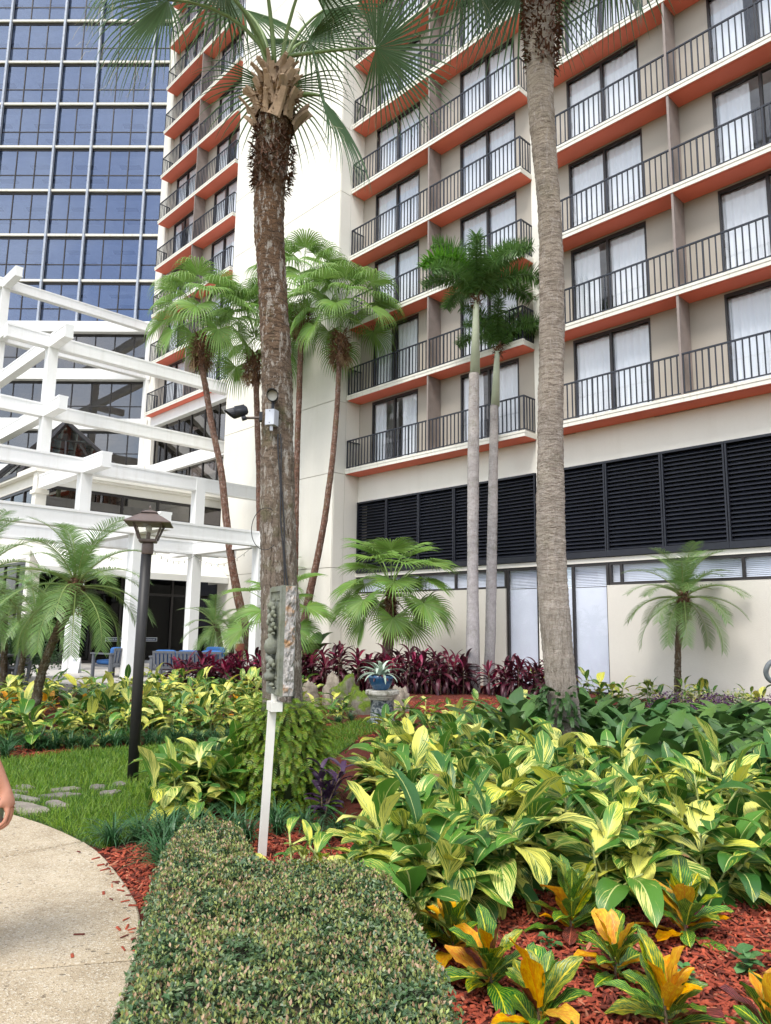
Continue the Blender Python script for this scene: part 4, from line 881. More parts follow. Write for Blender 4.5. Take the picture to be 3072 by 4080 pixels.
M_FOX = leafmat('foxtail_leaf', (0.10, 0.20, 0.050), 0.4, 0.2, dv=0.6); M_FOXL = leafmat('foxtail_young_leaf', (0.10, 0.25, 0.025), 0.4, 0.3)
M_FIBRE = plain('palm_fibre', (0.17, 0.088, 0.05), 0.95, 0.45, 18, 0.5)
M_BOOT = plain('palm_boot', (0.36, 0.25, 0.16), 0.85, 0.35, 12, 0.5, bscale=40)
def bark(name, lo, mid, hi, lichen=(0.42, 0.40, 0.36), z_a=2.5, z_b=5.5, green=0.3, ringscale=11.0, lic=0.5, fis_lo=1.0, fis_hi=0.25, ring_lo=0.25, ring_hi=0.8, dark=(0.045, 0.032, 0.025)):
    """trunk: cracked lengthwise low down, ringed by leaf scars higher up; lichen and moss spots"""
    t = NT(name); co = t.coord(); z = t.n('SeparateXYZ', {'Vector': co}).outputs[2]
    fis = t.noise(7, 7, 0.75, stretch=(5.5, 5.5, 0.75)); hor = t.noise(9, 7, 0.75, stretch=(0.9, 0.9, 4.5)); fine = t.noise(55, 5, 0.8, stretch=(1.6, 1.6, 0.9)); lc = t.noise(11, 6, 0.75, stretch=(1.7, 1.7, 0.6)); gr = t.noise(2.2, 7, 0.75); bigv = t.noise(1.7, 5, 0.65)
    rings = t.math('FRACT', t.math('ADD', t.math('MULTIPLY', z, ringscale), t.math('MULTIPLY', t.noise(2.6, 5, 0.7), 3.2)))
    h = t.n('MapRange', {'Value': t.math('ADD', z, t.math('MULTIPLY', bigv, 0.8)), 'From Min': z_a - 0.6, 'From Max': z_a + 1.4}, clamp=True).outputs[0]
    zz = t.math('DIVIDE', t.math('ADD', z, t.math('MULTIPLY', t.math('SUBTRACT', bigv, 0.5), 1.2)), z_b * 1.25)
    c = t.ramp(zz, [(0.0, lo), (z_a / z_b / 1.25, mid), (0.8, hi), (1.0, hi)])
    c = t.mix(t.math('MULTIPLY', t.ramp(bigv, [(0.35, (1, 1, 1)), (0.6, (0, 0, 0))]), 0.55), c, tuple(x * 0.45 for x in mid))
    mf = t.math('ADD', fis_lo, t.math('MULTIPLY', h, fis_hi - fis_lo)); mr = t.math('ADD', ring_lo, t.math('MULTIPLY', h, ring_hi - ring_lo))
    c = t.mix(t.math('MULTIPLY', mf, t.ramp(fis, [(0.36, (1, 1, 1)), (0.50, (0, 0, 0))])), c, dark)
    c = t.mix(t.math('MULTIPLY', mr, t.ramp(hor, [(0.36, (1, 1, 1)), (0.50, (0, 0, 0))])), c, dark)
    c = t.mix(t.math('MULTIPLY', mr, t.ramp(rings, [(0.0, (0.9, 0.9, 0.9)), (0.22, (0, 0, 0))])), c, tuple(x * 1.3 for x in dark))
    c = t.mix(t.math('MULTIPLY', t.ramp(lc, [(0.53, (0, 0, 0)), (0.58, (1, 1, 1))]), lic), c, lichen)
    c = t.mix(t.math('MULTIPLY', t.ramp(gr, [(0.54, (0, 0, 0)), (0.66, (1, 1, 1))]), green), c, (0.14, 0.17, 0.055))
    c = t.mix(0.5, c, t.ramp(fine, [(0.25, (0.45, 0.45, 0.45)), (0.7, (1.4, 1.4, 1.4))]), 'MULTIPLY')
    hgt = t.math('ADD', t.math('MULTIPLY', fis, mf), t.math('ADD', t.math('MULTIPLY', fine, 0.5), t.math('MULTIPLY', t.math('ADD', rings, hor), mr)))
    return t.done(t.principled(c, 0.92, t.bump(hgt, 1.0, 0.035), spec=0.12))
def crown(tree, fr, top, n, sc, r, e_hi=80, e_lo=-40, skip=None, rad=0.05, elev=None, zspread=0.25, name='frond'):
    """fronds spread round the growing point: upright in the middle, hanging outside"""
    el = elev or ELEVP
    for i in range(n):
        f = i / (n - 1); e = e_hi + (e_lo - e_hi) * f ** 1.05 + r.uniform(-7, 7); az = i * 2.39996 + r.uniform(-.25, .25); k = min(range(len(el)), key=lambda j: abs(el[j] - e))
        if skip and skip(az % (2 * math.pi), e): continue
        link(name, r.choice(fr[k]), tree, (top[0] + rad * math.cos(az), top[1] + rad * math.sin(az), top[2] - zspread * f), (r.uniform(-.06, .06), r.uniform(-.06, .06), az), sc * r.uniform(0.88, 1.1))
ELEVP = [80, 55, 30, 5, -22]
def husk(tree, top, R0, H0, n, r, mat=M_FIBRE, L=0.16, W=0.018, name='fibre'):
    """ragged dry sheaths under a crown, one part"""
    vs, fs = [], []
    for i in range(n):
        a = r.uniform(0, 6.28); z = r.uniform(-1, 0.2) * H0; q = R0 * (0.85 + 0.3 * math.sin(max(0, min(1, 1 + z / H0)) * 3.14)); P = Vector((top[0] + q * math.cos(a), top[1] + q * math.sin(a), top[2] + z)); k = len(vs)
        o_ = Vector((math.cos(a), math.sin(a), 0)); s_ = Vector((-math.sin(a), math.cos(a), 0)) * W * r.uniform(.5, 1.4); d = (o_ * r.uniform(.1, .9) + Vector((r.uniform(-.4, .4), r.uniform(-.4, .4), r.uniform(-1.0, .9)))).normalized()
        for j in range(4): vs += [tuple(P - s_ * (1 - j / 4)), tuple(P + s_ * (1 - j / 4))]; P = P + d * L * r.uniform(.2, .4); d = (d + Vector((0, 0, -0.25)) + o_ * 0.1).normalized()
        fs += [(k + 2 * j, k + 2 * j + 1, k + 2 * j + 3, k + 2 * j + 2) for j in range(3)]
    o = link(name, np_mesh(name, vs, [q for f in fs for q in f], [4] * len(fs), mat), tree); o['kind'] = 'stuff'; return o
# ================================================================== palms
SAB = [[fan_frond('frond', e, 0.95, 1.12, 42, [M_SABL, M_SABP, M_THREAD], 11 * k + e, split=0.30, A=118, bend=40, hang=0.75, pr=0.017, blade_tilt=-18, thread=26) for k in range(2)] for e in ELEVP]
B_BIG = bark('cabbage_palm_bark', (0.25, 0.215, 0.185), (0.275, 0.215, 0.165), (0.20, 0.115, 0.065), (0.50, 0.46, 0.41), 3.0, 5.6, 0.40, 11.0, 0.75, 1.0, 0.3, 0.15, 0.9)
B_BIG2 = bark('smooth_palm_bark', (0.30, 0.26, 0.225), (0.49, 0.42, 0.37), (0.46, 0.385, 0.30), (0.52, 0.46, 0.42), 2.0, 8.5, 0.12, 13.0, 0.45, 0.8, 0.10, 0.2, 0.75, (0.13, 0.095, 0.075))
def boot_mesh(seed):
    r = random.Random(seed); b = MB(); vs = []; P = Vector((0, 0, 0)); n = 6
    for i in range(n + 1):
        f = i / n; a = R(76 - 34 * f); w_ = 0.062 * (1 - 0.5 * f); th = 0.020 * (1 - 0.3 * f)
        nn = Vector((-math.sin(a), 0, math.cos(a)))
        vs += [tuple(P + Vector((0, -w_, 0)) + nn * 0.006), tuple(P + nn * th), tuple(P + Vector((0, w_, 0)) + nn * 0.006), tuple(P + Vector((0, w_ * .7, 0)) - nn * th * .5), tuple(P + Vector((0, -w_ * .7, 0)) - nn * th * .5)]
        P = P + Vector((math.cos(a), 0, math.sin(a))) * (0.26 / n)
    fs = [(i * 5 + j, i * 5 + (j + 1) % 5, (i + 1) * 5 + (j + 1) % 5, (i + 1) * 5 + j) for i in range(n) for j in range(5)] + [tuple(n * 5 + j for j in range(5))]
    b.add(vs, fs); return b.mesh('boot', M_BOOT)
ME_BOOT = [boot_mesh(i) for i in range(3)]
r = random.Random(21)
p1 = thing('cabbage_palm', 'thick rough trunked fan palm with floodlights and ferns at its foot', 'palm tree', (-0.90, 7.1, 0))
L1 = [(-0.90, 0, 0.19), (-0.93, 0.8, 0.187), (-0.97, 1.45, 0.191), (-0.99, 1.6, 0.187), (-1.03, 2.35, 0.171), (-1.07, 3.16, 0.163), (-1.09, 3.84, 0.151), (-1.13, 4.36, 0.147), (-1.15, 4.62, 0.144), (-1.25, 5.65, 0.144), (-1.26, 6.3, 0.172), (-1.24, 6.69, 0.19), (-1.24, 6.98, 0.19), (-1.24, 7.5, 0.12)]
me, top = trunk_mesh('trunk', L1, 7.1, B_BIG, 40, 0.03, 0.012, 0.065, 0.012, 6.0); link('trunk', me, p1)
tp = (-0.34, 0, 7.55)
husk(p1, (-0.345, 0, 6.85), 0.185, 0.75, 900, r, plain('dark_palm_fibre', (0.105, 0.05, 0.03), 0.95, 0.5, 20), 0.075, 0.014)
husk(p1, (-0.34, 0, 7.35), 0.165, 0.40, 260, r, M_BOOT, 0.12, 0.018, 'dry_sheath')
for i in range(60):
    f = i / 59; a = i * 2.39996; z = 6.82 + 0.66 * f; q = 0.20 - 0.09 * f
    link('boot', r.choice(ME_BOOT), p1, (-0.34 + q * math.cos(a), q * math.sin(a), z), (r.uniform(-.75, .75), r.uniform(-.25, .3), a), r.uniform(0.9, 1.4) * (1 - 0.3 * f))
crown(p1, SAB, tp, 9, 1.1, r, 88, 56, lambda az, e: (az < 1.2 or az > 5.2) and e < 66 or (2.4 < az < 5.4 and e < 66), 0.08, None, 0.2)
link('frond', fan_frond('frond', 26, 0.98, 1.12, 44, [M_SABL, M_SABP, M_THREAD], 5, 0.30, 122, 34, 0.6, 0.017, -18, 30), p1, (-0.22, -0.08, 7.62), (-0.62, 0.0, R(-4)), 1.0)
link('frond', fan_frond('frond', -10, 0.30, 1.15, 38, [M_SABL, M_SABP, M_THREAD], 6, 0.30, 95, 30, 0.9, 0.020, -28, 20), p1, (-0.10, 0.02, 7.24), (-0.35, 0.0, R(-22)), 1.05)
link('frond', fan_frond('frond', 58, 1.2, 1.15, 40, [M_SABL, M_SABP, M_THREAD], 8, 0.28, 112, 70, 1.0, 0.017, -30, 40), p1, (-0.42, -0.04, 7.62), (0, 0, R(186)), 1.1)
link('frond', fan_frond('frond', 66, 1.35, 1.15, 40, [M_SABL, M_SABP, M_THREAD], 9, 0.28, 112, 80, 1.0, 0.017, -30, 40), p1, (-0.42, -0.04, 7.62), (0, 0, R(208)), 1.1)

p2 = thing('cabbage_palm', 'tall pale ringed palm trunk rising out of the right hand bed', 'palm tree', (2.20, 8.8, 0))
L2 = [(2.24, 0, 0.19), (2.13, 0.7, 0.175), (2.06, 1.64, 0.182), (2.03, 2.5, 0.170), (2.04, 3.39, 0.165), (2.06, 4.3, 0.156), (2.09, 5.24, 0.160), (2.12, 5.99, 0.154), (2.1, 7.02, 0.147), (2.04, 7.96, 0.160), (2.01, 8.93, 0.174), (2.02, 9.56, 0.20), (2.03, 10.06, 0.21), (2.01, 12.6, 0.19)]
L2 = [(a - 0.04, z, c) for a, z, c in L2]
me, top = trunk_mesh('trunk', L2, 8.8, B_BIG2, 36, 0.035, 0.011, 0.062, 0.010, 5.0); link('trunk', me, p2)
husk(p2, (-0.19, 0, 10.6), 0.205, 1.6, 1500, r, plain('brown_palm_fibre', (0.12, 0.055, 0.032), 0.95, 0.5, 20), 0.085, 0.016)
crown(p2, SAB, (-0.20, 0, 12.75), 24, 1.5, r, 82, -30, None, 0.1, None, 0.3)

DRYL = plain('dead_leaf', (0.30, 0.20, 0.11), 0.9, 0.3, 10)
# thin fan palms by the cream block
LIV = [[fan_frond('frond', e, 1.05, 1.0, 34, [M_FANL, M_FANP], 17 * k + e + 3, split=0.36, A=128, bend=26, hang=3.0, pr=0.012, blade_tilt=-22) for k in range(2)] for e in ELEVP]
B_RED = bark('red_palm_bark', (0.27, 0.22, 0.17), (0.27, 0.135, 0.095), (0.27, 0.15, 0.11), (0.46, 0.38, 0.33), 2.5, 9.0, 0.25, 7.0, 0.6, 0.7, 0.3, 0.4, 0.8)
def fan_palm(label, line, Y, n, sc, seed, group='thin fan palms by the cream block', husk_r=0.30, ehi=82, elo=-20, fr=LIV, nm='fan_palm', skip=None, ring=0.006):
    r = random.Random(seed); o = thing(nm, label, 'palm tree', (line[0][0], Y, 0), 0, group)
    ln = [(line[0][0], 0.0, line[0][2] * 1.1)] + [p for p in line if p[1] > 0.05]
    me, top = trunk_mesh('trunk', ln, Y, B_RED, 14, 0.07, ring, 0.16, 0.008, 5.0); link('trunk', me, o)
    if husk_r: husk(o, (top[0], 0, top[2] - 0.05), husk_r * 0.8, 0.95, 420, r, M_FIBRE, 0.26, 0.03); fr_dry = fan_frond('dead_frond', -62, 0.7, 0.7, 22, [DRYL, DRYL], seed, 0.4, 80, 20, 0.6, 0.012, -10); [link('dead_frond', fr_dry, o, (top[0], 0, top[2] - 0.1), (0, 0, seed + 2.6 * q), 0.9) for q in range(2 if n > 20 else 0)]
    crown(o, fr, (top[0], 0, top[2] + 0.95 if husk_r > 0.2 else top[2] + 0.3), n, sc, r, ehi, elo, skip); return o
fan_palm('fan palm with the curved red trunk leaning left over the pergola', [(-4.23, 0.47, 0.175), (-4.81, 2.51, 0.15), (-5.12, 3.87, 0.133), (-5.36, 5.32, 0.125), (-5.55, 6.7, 0.117), (-5.84, 7.85, 0.108), (-6.08, 8.83, 0.108), (-6.32, 10.02, 0.104), (-6.46, 10.55, 0.104), (-6.49, 11.5, 0.10)], 24.5, 21, 1.25, 1)
fan_palm('straight fan palm directly behind the thick trunk with the tallest crown', [(-3.0, 0.63, 0.127), (-3.07, 5.66, 0.102), (-3.1, 7.7, 0.102), (-3.09, 11.88, 0.102), (-3.08, 12.9, 0.10)], 25, 21, 1.3, 2)
fan_palm('fan palm with a thin trunk slanting right beside the thick trunk', [(-2.67, 0.67, 0.163), (-2.58, 1.74, 0.139), (-2.35, 3.06, 0.122), (-2.19, 3.87, 0.114), (-1.98, 5.24, 0.106), (-1.81, 6.91, 0.098), (-1.69, 8.62, 0.09), (-1.66, 10.07, 0.085), (-1.63, 11.5, 0.085)], 24, 21, 1.22, 3)
fan_palm('fan palm half hidden behind the left side of the thick trunk', [(-4.24, 0.75, 0.124), (-4.58, 7.31, 0.106), (-4.72, 9.16, 0.106), (-4.83, 10.73, 0.106), (-4.95, 11.5, 0.10)], 26, 23, 1.25, 4)
LIVY = [[fan_frond('frond', e, 1.15, 0.95, 36, [M_FANL, M_FANP], 19 * k + e + 5, split=0.46, A=132, bend=40, hang=0.8, pr=0.013, blade_tilt=-16) for k in range(2)] for e in ELEVP]
fan_palm('low bushy fan palm with short trunk in front of the dark louvres', [(0.11, 0.96, 0.15), (0.16, 2.13, 0.15), (0.2, 2.5, 0.13)], 21, 26, 1.05, 5, None, 0.16, 82, -22, LIVY)
fan_palm('young fan palm showing on both sides of the thick trunk', [(-2.93, 0.92, 0.1), (-2.97, 1.75, 0.09)], 21, 14, 0.9, 6, None, 0.10, 70, -10, LIVY)

# twin pale palms with bushy crowns
FOX = [[pinnate('frond', e, 2.25, 64, 0.46, [M_FOX, M_FOX], 5 + e + k, arch=92, wid=0.016, whorl=3, hang=0.45, start=0.10, rr=0.02, fwd=0.16) for k in range(2)] for e in ELEVP]
FOXY = pinnate('frond', 78, 2.0, 56, 0.36, [M_FOXL, M_FOX], 91, arch=150, wid=0.016, whorl=3, hang=0.5, start=0.35, rr=0.02, fwd=0.16)
B_PALE = bark('pale_palm_bark', (0.40, 0.38, 0.38), (0.50, 0.47, 0.48), (0.50, 0.45, 0.41), (0.58, 0.56, 0.56), 2.5, 9.0, 0.30, 4.5, 0.4, 0.15, 0.05, 0.15, 0.5, (0.20, 0.17, 0.15))
M_SHAFT = plain('crownshaft', (0.46, 0.50, 0.36), 0.5, 0.15, 2)
def foxtail(label, line, shaft_z, Y, seed, n, sc):
    r = random.Random(seed); o = thing('foxtail_palm', label, 'palm tree', (line[0][0], Y, 0), 0, 'twin pale trunked palms')
    low = [(line[0][0], 0.0, line[0][2] * 1.15)] + [p for p in line if 0.2 < p[1] <= shaft_z]; me, top = trunk_mesh('trunk', low, Y, B_PALE, 18, 0.06, 0.005, 0.17, 0.004, 3.0); link('trunk', me, o)
    hi = [p for p in line if p[1] >= shaft_z]; b = MB((line[0][0], 0, 0)); b.tube([(p[0], 0, p[1] - 0.06 * (i == 0)) for i, p in enumerate(hi)], [p[2] * (1.12 if i == 0 else 1) for i, p in enumerate(hi)], 14); b.build('crownshaft', M_SHAFT, o, True)
    tp = (hi[-1][0] - line[0][0], 0, hi[-1][1]); husk(o, tp, 0.07, 0.3, 60, r, M_FIBRE, 0.2, 0.03)
    return o, tp, r
o, tp, r = foxtail('nearer pale grey palm trunk with bushy dark crown by the balconies', [(2.35, 0.07, 0.178), (2.36, 3.01, 0.148), (2.39, 6.04, 0.162), (2.43, 8.74, 0.145), (2.45, 8.76, 0.128), (2.49, 10.56, 0.088), (2.52, 11.01, 0.081)], 8.75, 19.8, 3, 10, 1)
for az, e, k, s in ((186, -6, 0, 1.0), (150, 4, 0, 0.95), (8, -4, 0, 1.05), (335, 8, 0, 1.0), (75, 0, 0, 0.95), (262, 6, 0, 0.9), (28, 10, 1, 1.0), (300, 2, 1, 0.95), (115, 8, 1, 0.9), (350, 14, 1, 1.05), (215, 10, 1, 0.85), (175, 6, 1, 0.8)): link('frond', r.choice(FOX[k]), o, tp, (0, R(e), R(az)), s * 0.98)
link('frond', FOXY, o, tp, (0, 0, R(196)), 1.2)
DRY = plain('dry_frond', (0.30, 0.24, 0.19), 0.9); DRYF = pinnate('dry_frond', 62, 1.7, 30, 0.05, [DRY, DRY], 7, arch=30, wid=0.02, hang=0.2, rr=0.022)
link('dry_frond', DRYF, o, (tp[0], tp[1], tp[2] + 0.3), (0, 0, R(188)), 1.0)
o, tp, r = foxtail('farther thin pale palm with lower bushy crown by the balconies', [(2.92, 0.6, 0.15), (2.95, 1.01, 0.148), (3.03, 3.87, 0.148), (3.09, 6.27, 0.134), (3.14, 8.12, 0.122), (3.16, 8.14, 0.118), (3.22, 9.45, 0.085), (3.26, 9.92, 0.078)], 8.13, 20.8, 4, 8, 0.9)
for az, e, k, s in ((190, 0, 0, 0.8), (20, -4, 0, 0.85), (330, 6, 1, 0.8), (140, 4, 1, 0.75), (262, 2, 0, 0.75), (80, 0, 0, 0.8), (355, 8, 1, 0.85), (215, 6, 1, 0.7)): link('frond', r.choice(FOX[k]), o, tp, (0, R(e), R(az)), s * 0.98)
link('dry_frond', DRYF, o, tp, (0, 0, R(-8)), 1.35)

# pygmy date palms
DAT = [[pinnate('frond', e, 1.25, 42, 0.29, [M_DATE, M_DATEP], 23 * k + e, arch=74, wid=0.0066, vee=0.25, hang=0.42, rr=0.011) for k in range(2)] for e in ELEVP]
B_DATE = bark('date_palm_bark', (0.15, 0.125, 0.09), (0.19, 0.14, 0.09), (0.20, 0.12, 0.07), (0.34, 0.33, 0.28), 1.0, 2.5, 0.7, 18.0, 0.6, 0.5, 0.3, 0.7, 0.9)
def date_palm(label, line, Y, n, sc, seed, boots=True, ehi=80, elo=-30):
    r = random.Random(seed); o = thing('pygmy_date_palm', label, 'palm tree', (line[0][0], Y, 0))
    ln = ([(line[0][0], 0.0, line[0][2])] if line[0][1] > 0.02 else []) + list(line); me, top = trunk_mesh('trunk', ln, Y, B_DATE, 16, 0.025, 0.014, 0.06, 0.016, 12.0, smw=0.1); link('trunk', me, o)
    if boots: husk(o, (top[0], 0, top[2] - 0.02), max(p[2] for p in line) * 0.95, 0.50 * sc, 520, r, M_FIBRE, 0.07, 0.016)
    crown(o, DAT, (top[0], 0, top[2]), n, sc, r, ehi, elo, None, 0.03, None, 0.15); return o
date_palm('small date palm with stubby trunk in front of the cream wall at right', [(6.54, 0.3, 0.069), (6.6, 1.32, 0.069), (6.68, 1.73, 0.097), (6.73, 1.93, 0.135), (6.77, 2.3, 0.145), (6.78, 2.52, 0.10)], 16.8, 34, 1.12, 31)
date_palm('date palm with a curved mossy trunk left of the lamp post', [(-5.15, 0.0, 0.077), (-5.17, 0.24, 0.069), (-5.14, 0.72, 0.065), (-5.08, 1.04, 0.065), (-5.0, 1.3, 0.065), (-4.88, 1.63, 0.069), (-4.79, 1.8, 0.077), (-4.73, 1.98, 0.125), (-4.71, 2.13, 0.13), (-4.7, 2.28, 0.09)], 11.3, 34, 0.98, 32)
date_palm('date palm cut by the left edge of the picture', [(-6.79, 0.3, 0.085), (-6.86, 2.5, 0.1)], 12.5, 28, 1.05, 33)
date_palm('small date palm at the far left edge in front of the shrubs', [(-8.53, 0.4, 0.069), (-8.65, 1.85, 0.069)], 17, 24, 0.85, 34, False)
date_palm('small slanting date palm between the shrubs and the first white column', [(-7.95, 0.4, 0.062), (-7.89, 0.99, 0.062), (-7.77, 1.53, 0.073), (-7.71, 1.92, 0.079)], 16.5, 24, 0.85, 35, False)
date_palm('little date palm in front of the dark storefront corner', [(-5.08, 0.3, 0.08), (-5.14, 0.64, 0.082), (-5.31, 1.43, 0.09), (-5.42, 1.72, 0.095)], 24, 24, 0.95, 36, False)
date_palm('little date palm against the cream wall, right of the storefront', [(-4.95, 0.4, 0.075), (-4.96, 1.5, 0.083)], 24.5, 20, 0.8, 37, False)
date_palm('small date palm hidden behind the thick trunk near the wall', [(-3.68, 0.4, 0.09), (-3.82, 3.3, 0.1)], 26.6, 22, 1.0, 38, False)
# ferns hugging the foot of the two big palms
M_FERN = leafmat('fern_leaf', (0.145, 0.225, 0.022), 0.5, 0.28, dv=0.6, dh=0.10); M_FERND = leafmat('dark_fern_leaf', (0.035, 0.085, 0.02), 0.5, 0.2, dv=0.5)
FRN = [[pinnate('frond', e, 0.31, 12, 0.052, [M_FERN, M_FERN], e + k, arch=75, wid=0.0082, vee=0.05, hang=0.25, start=0.05, rr=0.002) for k in range(2)] for e in (40, 5, -30)]
FRD = [[pinnate('frond', e, 0.22, 18, 0.040, [M_FERND, M_FERND], e + k + 9, arch=75, wid=0.008, vee=0.05, hang=0.25, start=0.05, rr=0.002) for k in range(1)] for e in (40, 5, -30)]
r = random.Random(8); fn = thing('fern_mound', 'dense mound of yellow green ferns round the foot of the thick palm', 'fern', (-0.90, 7.05, 0))
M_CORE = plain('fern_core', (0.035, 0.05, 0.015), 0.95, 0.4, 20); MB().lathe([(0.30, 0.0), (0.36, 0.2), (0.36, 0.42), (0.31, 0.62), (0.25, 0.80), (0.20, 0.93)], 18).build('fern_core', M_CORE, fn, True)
for i in range(290):
    f = r.random(); z = 0.08 + 0.86 * f; q = 0.36 - 0.15 * f ** 1.6; a = r.uniform(0, 6.28) if r.random() < .25 else r.uniform(math.pi * 0.9, math.pi * 2.25)
    link('frond', r.choice(FRN[0 if f > 0.85 else r.choice((0, 1, 1, 2))]), fn, (q * math.cos(a), q * math.sin(a), z), (r.uniform(-.3, .3), r.uniform(0.0, .5), a + r.uniform(-.6, .6)), r.uniform(0.55, 0.85))
def merged(name, meshes, xf, mat, parent):
    V, Lp, Sz, off = [], [], [], 0
    for me, (p, rz, s) in zip(meshes, xf):
        v = np.empty(len(me.vertices) * 3, np.float32); me.vertices.foreach_get('co', v); v = v.reshape(-1, 3) * s; c, q = math.cos(rz), math.sin(rz); V.append(np.stack([v[:, 0] * c - v[:, 1] * q + p[0], v[:, 0] * q + v[:, 1] * c + p[1], v[:, 2] + p[2]], 1))
        l = np.empty(len(me.loops), np.int32); me.loops.foreach_get('vertex_index', l); Lp.append(l + off); z = np.empty(len(me.polygons), np.int32); me.polygons.foreach_get('loop_total', z); Sz.append(z); off += len(me.vertices)
    return link(name, np_mesh(name, np.concatenate(V), np.concatenate(Lp), np.concatenate(Sz), mat), parent)
xf = []
for i in range(620):
    f = r.random(); z = 0.04 + 0.88 * f; q = 0.38 - 0.15 * f ** 1.6; a = r.uniform(math.pi * 0.85, math.pi * 2.3); xf.append(((q * math.cos(a), q * math.sin(a), z), a + r.uniform(-.7, .7), r.uniform(0.45, 0.8)))
merged('small_fronds', [r.choice(r.choice(FRN)) for _ in xf], xf, M_FERN, fn)['kind'] = 'stuff'
f2 = thing('fern_clump', 'dark green ferns climbing the foot of the pale palm trunk', 'fern', (2.10, 8.72, 0))
for i in range(110):
    a = r.uniform(2.6, 5.2); z = r.uniform(0.15, 1.0); link('frond', r.choice(FRD[r.choice((0, 1, 2))]), f2, (-0.02 + 0.19 * math.cos(a), 0.06 + 0.19 * math.sin(a), z), (0, 0, a + r.uniform(-.6, .6)), r.uniform(0.6, 1.1))
# ================================================================== planting beds
def poisson(P, dist, r, lim=400):
    P_ = np.array(P); lo, hi = P_.min(0), P_.max(0); out = []
    for _ in range(9000):
        x, y = r.uniform(lo[0], hi[0]), r.uniform(lo[1], hi[1])
        if bool(in_poly(np.array([x]), np.array([y]), P)[0]) and all((x - a) ** 2 + (y - b) ** 2 > dist * dist for a, b in out): out.append((x, y))
        if len(out) >= lim: break
    return out
r = random.Random(77)
ORD = 'first second third fourth fifth sixth seventh eighth ninth tenth eleventh twelfth thirteenth fourteenth fifteenth sixteenth seventeenth eighteenth nineteenth twentieth'.split()
def relabel(group, what, where, rows):
    """single out every plant of a bed by its row, counted from the front, and its place in the row"""
    L = sorted([o for o in COL.objects if o.parent is None and o.get('group') == group], key=lambda o: o.location.y); n = len(L); k = 0
    for q in range(rows):
        row = sorted(L[n * q // rows:n * (q + 1) // rows], key=lambda o: o.location.x / o.location.y)
        for i, o in enumerate(row): o['label'] = f'{what}, {ORD[i]} from left in the {ORD[q] + " " if rows > 1 else ""}row {where}'
G = 'variegated ginger in the right hand bed'
for x, y in poisson([(0.08, 4.85), (0.3, 4.32), (0.55, 4.55), (0.72, 4.75), (1.1, 4.85), (1.55, 4.6), (2.1, 4.7), (2.6, 5.1), (3.6, 5.9), (3.9, 6.7), (2.9, 6.8), (2.3, 7.6), (1.7, 8.3), (0.2, 8.7), (-0.15, 7.5), (0.02, 6.1), (0.12, 5.5)], 0.37, r):
    near = y < 5.6
    ginger(x, y, r.uniform(0.40, 0.62), r, 'yellow striped ginger plant in the front row above the red mulch' if near else 'yellow striped ginger plant inside the dense right hand bed', G + (', front row' if near else ''), 5, 9)
for i, (x, y) in enumerate(((0.28, 4.25), (0.14, 4.42), (0.42, 4.5), (-0.02, 4.55), (0.06, 4.85), (-0.08, 5.1))): ginger(x, y, 0.5, r, 'yellow striped ginger leaning over the right end of the hedge', G + ', by the hedge', 4, 7)
ginger(1.32, 4.62, 0.60, r, 'green and yellow ginger arching down between two crotons', None, 4, 8)
for x, y in poisson([(-0.1, 8.8), (1.4, 8.6), (1.9, 9.4), (2.4, 11.5), (1.6, 12.2), (0.45, 11.9), (-0.05, 10.3)], 0.46, r): ginger(x, y, r.uniform(0.34, 0.48), r, 'yellow striped ginger in the middle distance before the marble pedestal', 'variegated ginger before the pedestal', 4, 7, 0.0, 0.9)
for x, y in ((-1.05, 13.2), (-0.75, 13.7), (-1.3, 12.4), (-0.95, 14.3), (0.4, 14.0), (0.8, 13.6), (1.3, 14.2), (1.8, 15.0), (2.6, 14.5)): ginger(x, y, r.uniform(0.3, 0.4), r, 'small yellow striped ginger near the mossy rock and pedestal', 'ginger beside the pedestal', 3, 6, 0.0, 0.8)
for x, y in ((-1.62, 6.70), (-1.34, 6.90), (-1.78, 6.85), (-1.45, 7.35), (-1.15, 7.45), (-1.72, 6.40), (-1.62, 7.1), (-1.2, 7.0)): ginger(x, y, r.uniform(0.42, 0.58), r, 'yellow striped ginger clump between the lamp post and the ferns', 'ginger clump by the lamp post', 5, 8)
for x, y in ((-0.52, 4.62), (-0.38, 4.75), (-0.20, 4.6)): ginger(x, y, 0.40, r, 'young yellow striped ginger shoot behind the hedge by the white post', 'ginger shoots behind the hedge', 3, 5, 0.0, 0.62)
for x, y in poisson([(-5.8, 9.9), (-4.5, 10.0), (-3.6, 10.45), (-2.3, 10.95), (-1.5, 11.6), (-1.2, 12.8), (-3, 12.7), (-5, 12.6), (-7, 12.4), (-7, 10.4)], 0.50, r):
    if math.hypot(x + 5.15, y - 11.3) > 0.3: ginger(x, y, r.uniform(0.42, 0.6), r, 'yellow striped ginger along the far edge of the lawn', 'variegated ginger behind the lawn', 4, 7)
for x, y in poisson([(-8.6, 14.6), (-5, 14.8), (-1.7, 14.9), (-1.4, 16.5), (-2.8, 18.2), (-5.6, 18.4), (-8.0, 16.2), (-9.5, 15.2)], 0.56, r): ginger(x, y, r.uniform(0.4, 0.55), r, 'yellow striped ginger in the far bed before the terrace furniture', 'variegated ginger before the terrace', 3, 7)
for x, y in poisson([(-7.2, 12.9), (-2.2, 13.1), (-2.0, 14.4), (-7.5, 14.3)], 0.62, r): croton(x, y, 1.15, r, 'orange croton in the strip between the far ginger rows', 'orange crotons between the ginger rows', 12, (1, 8, 2, 1))
for x, y in ((-5.4, 13.4), (-5.1, 13.6), (-4.75, 13.45)): aspidistra(x, y, 1.05, r, 'upright plain green broad leaves in the far left bed', 'plain green plants in the far bed', 10)
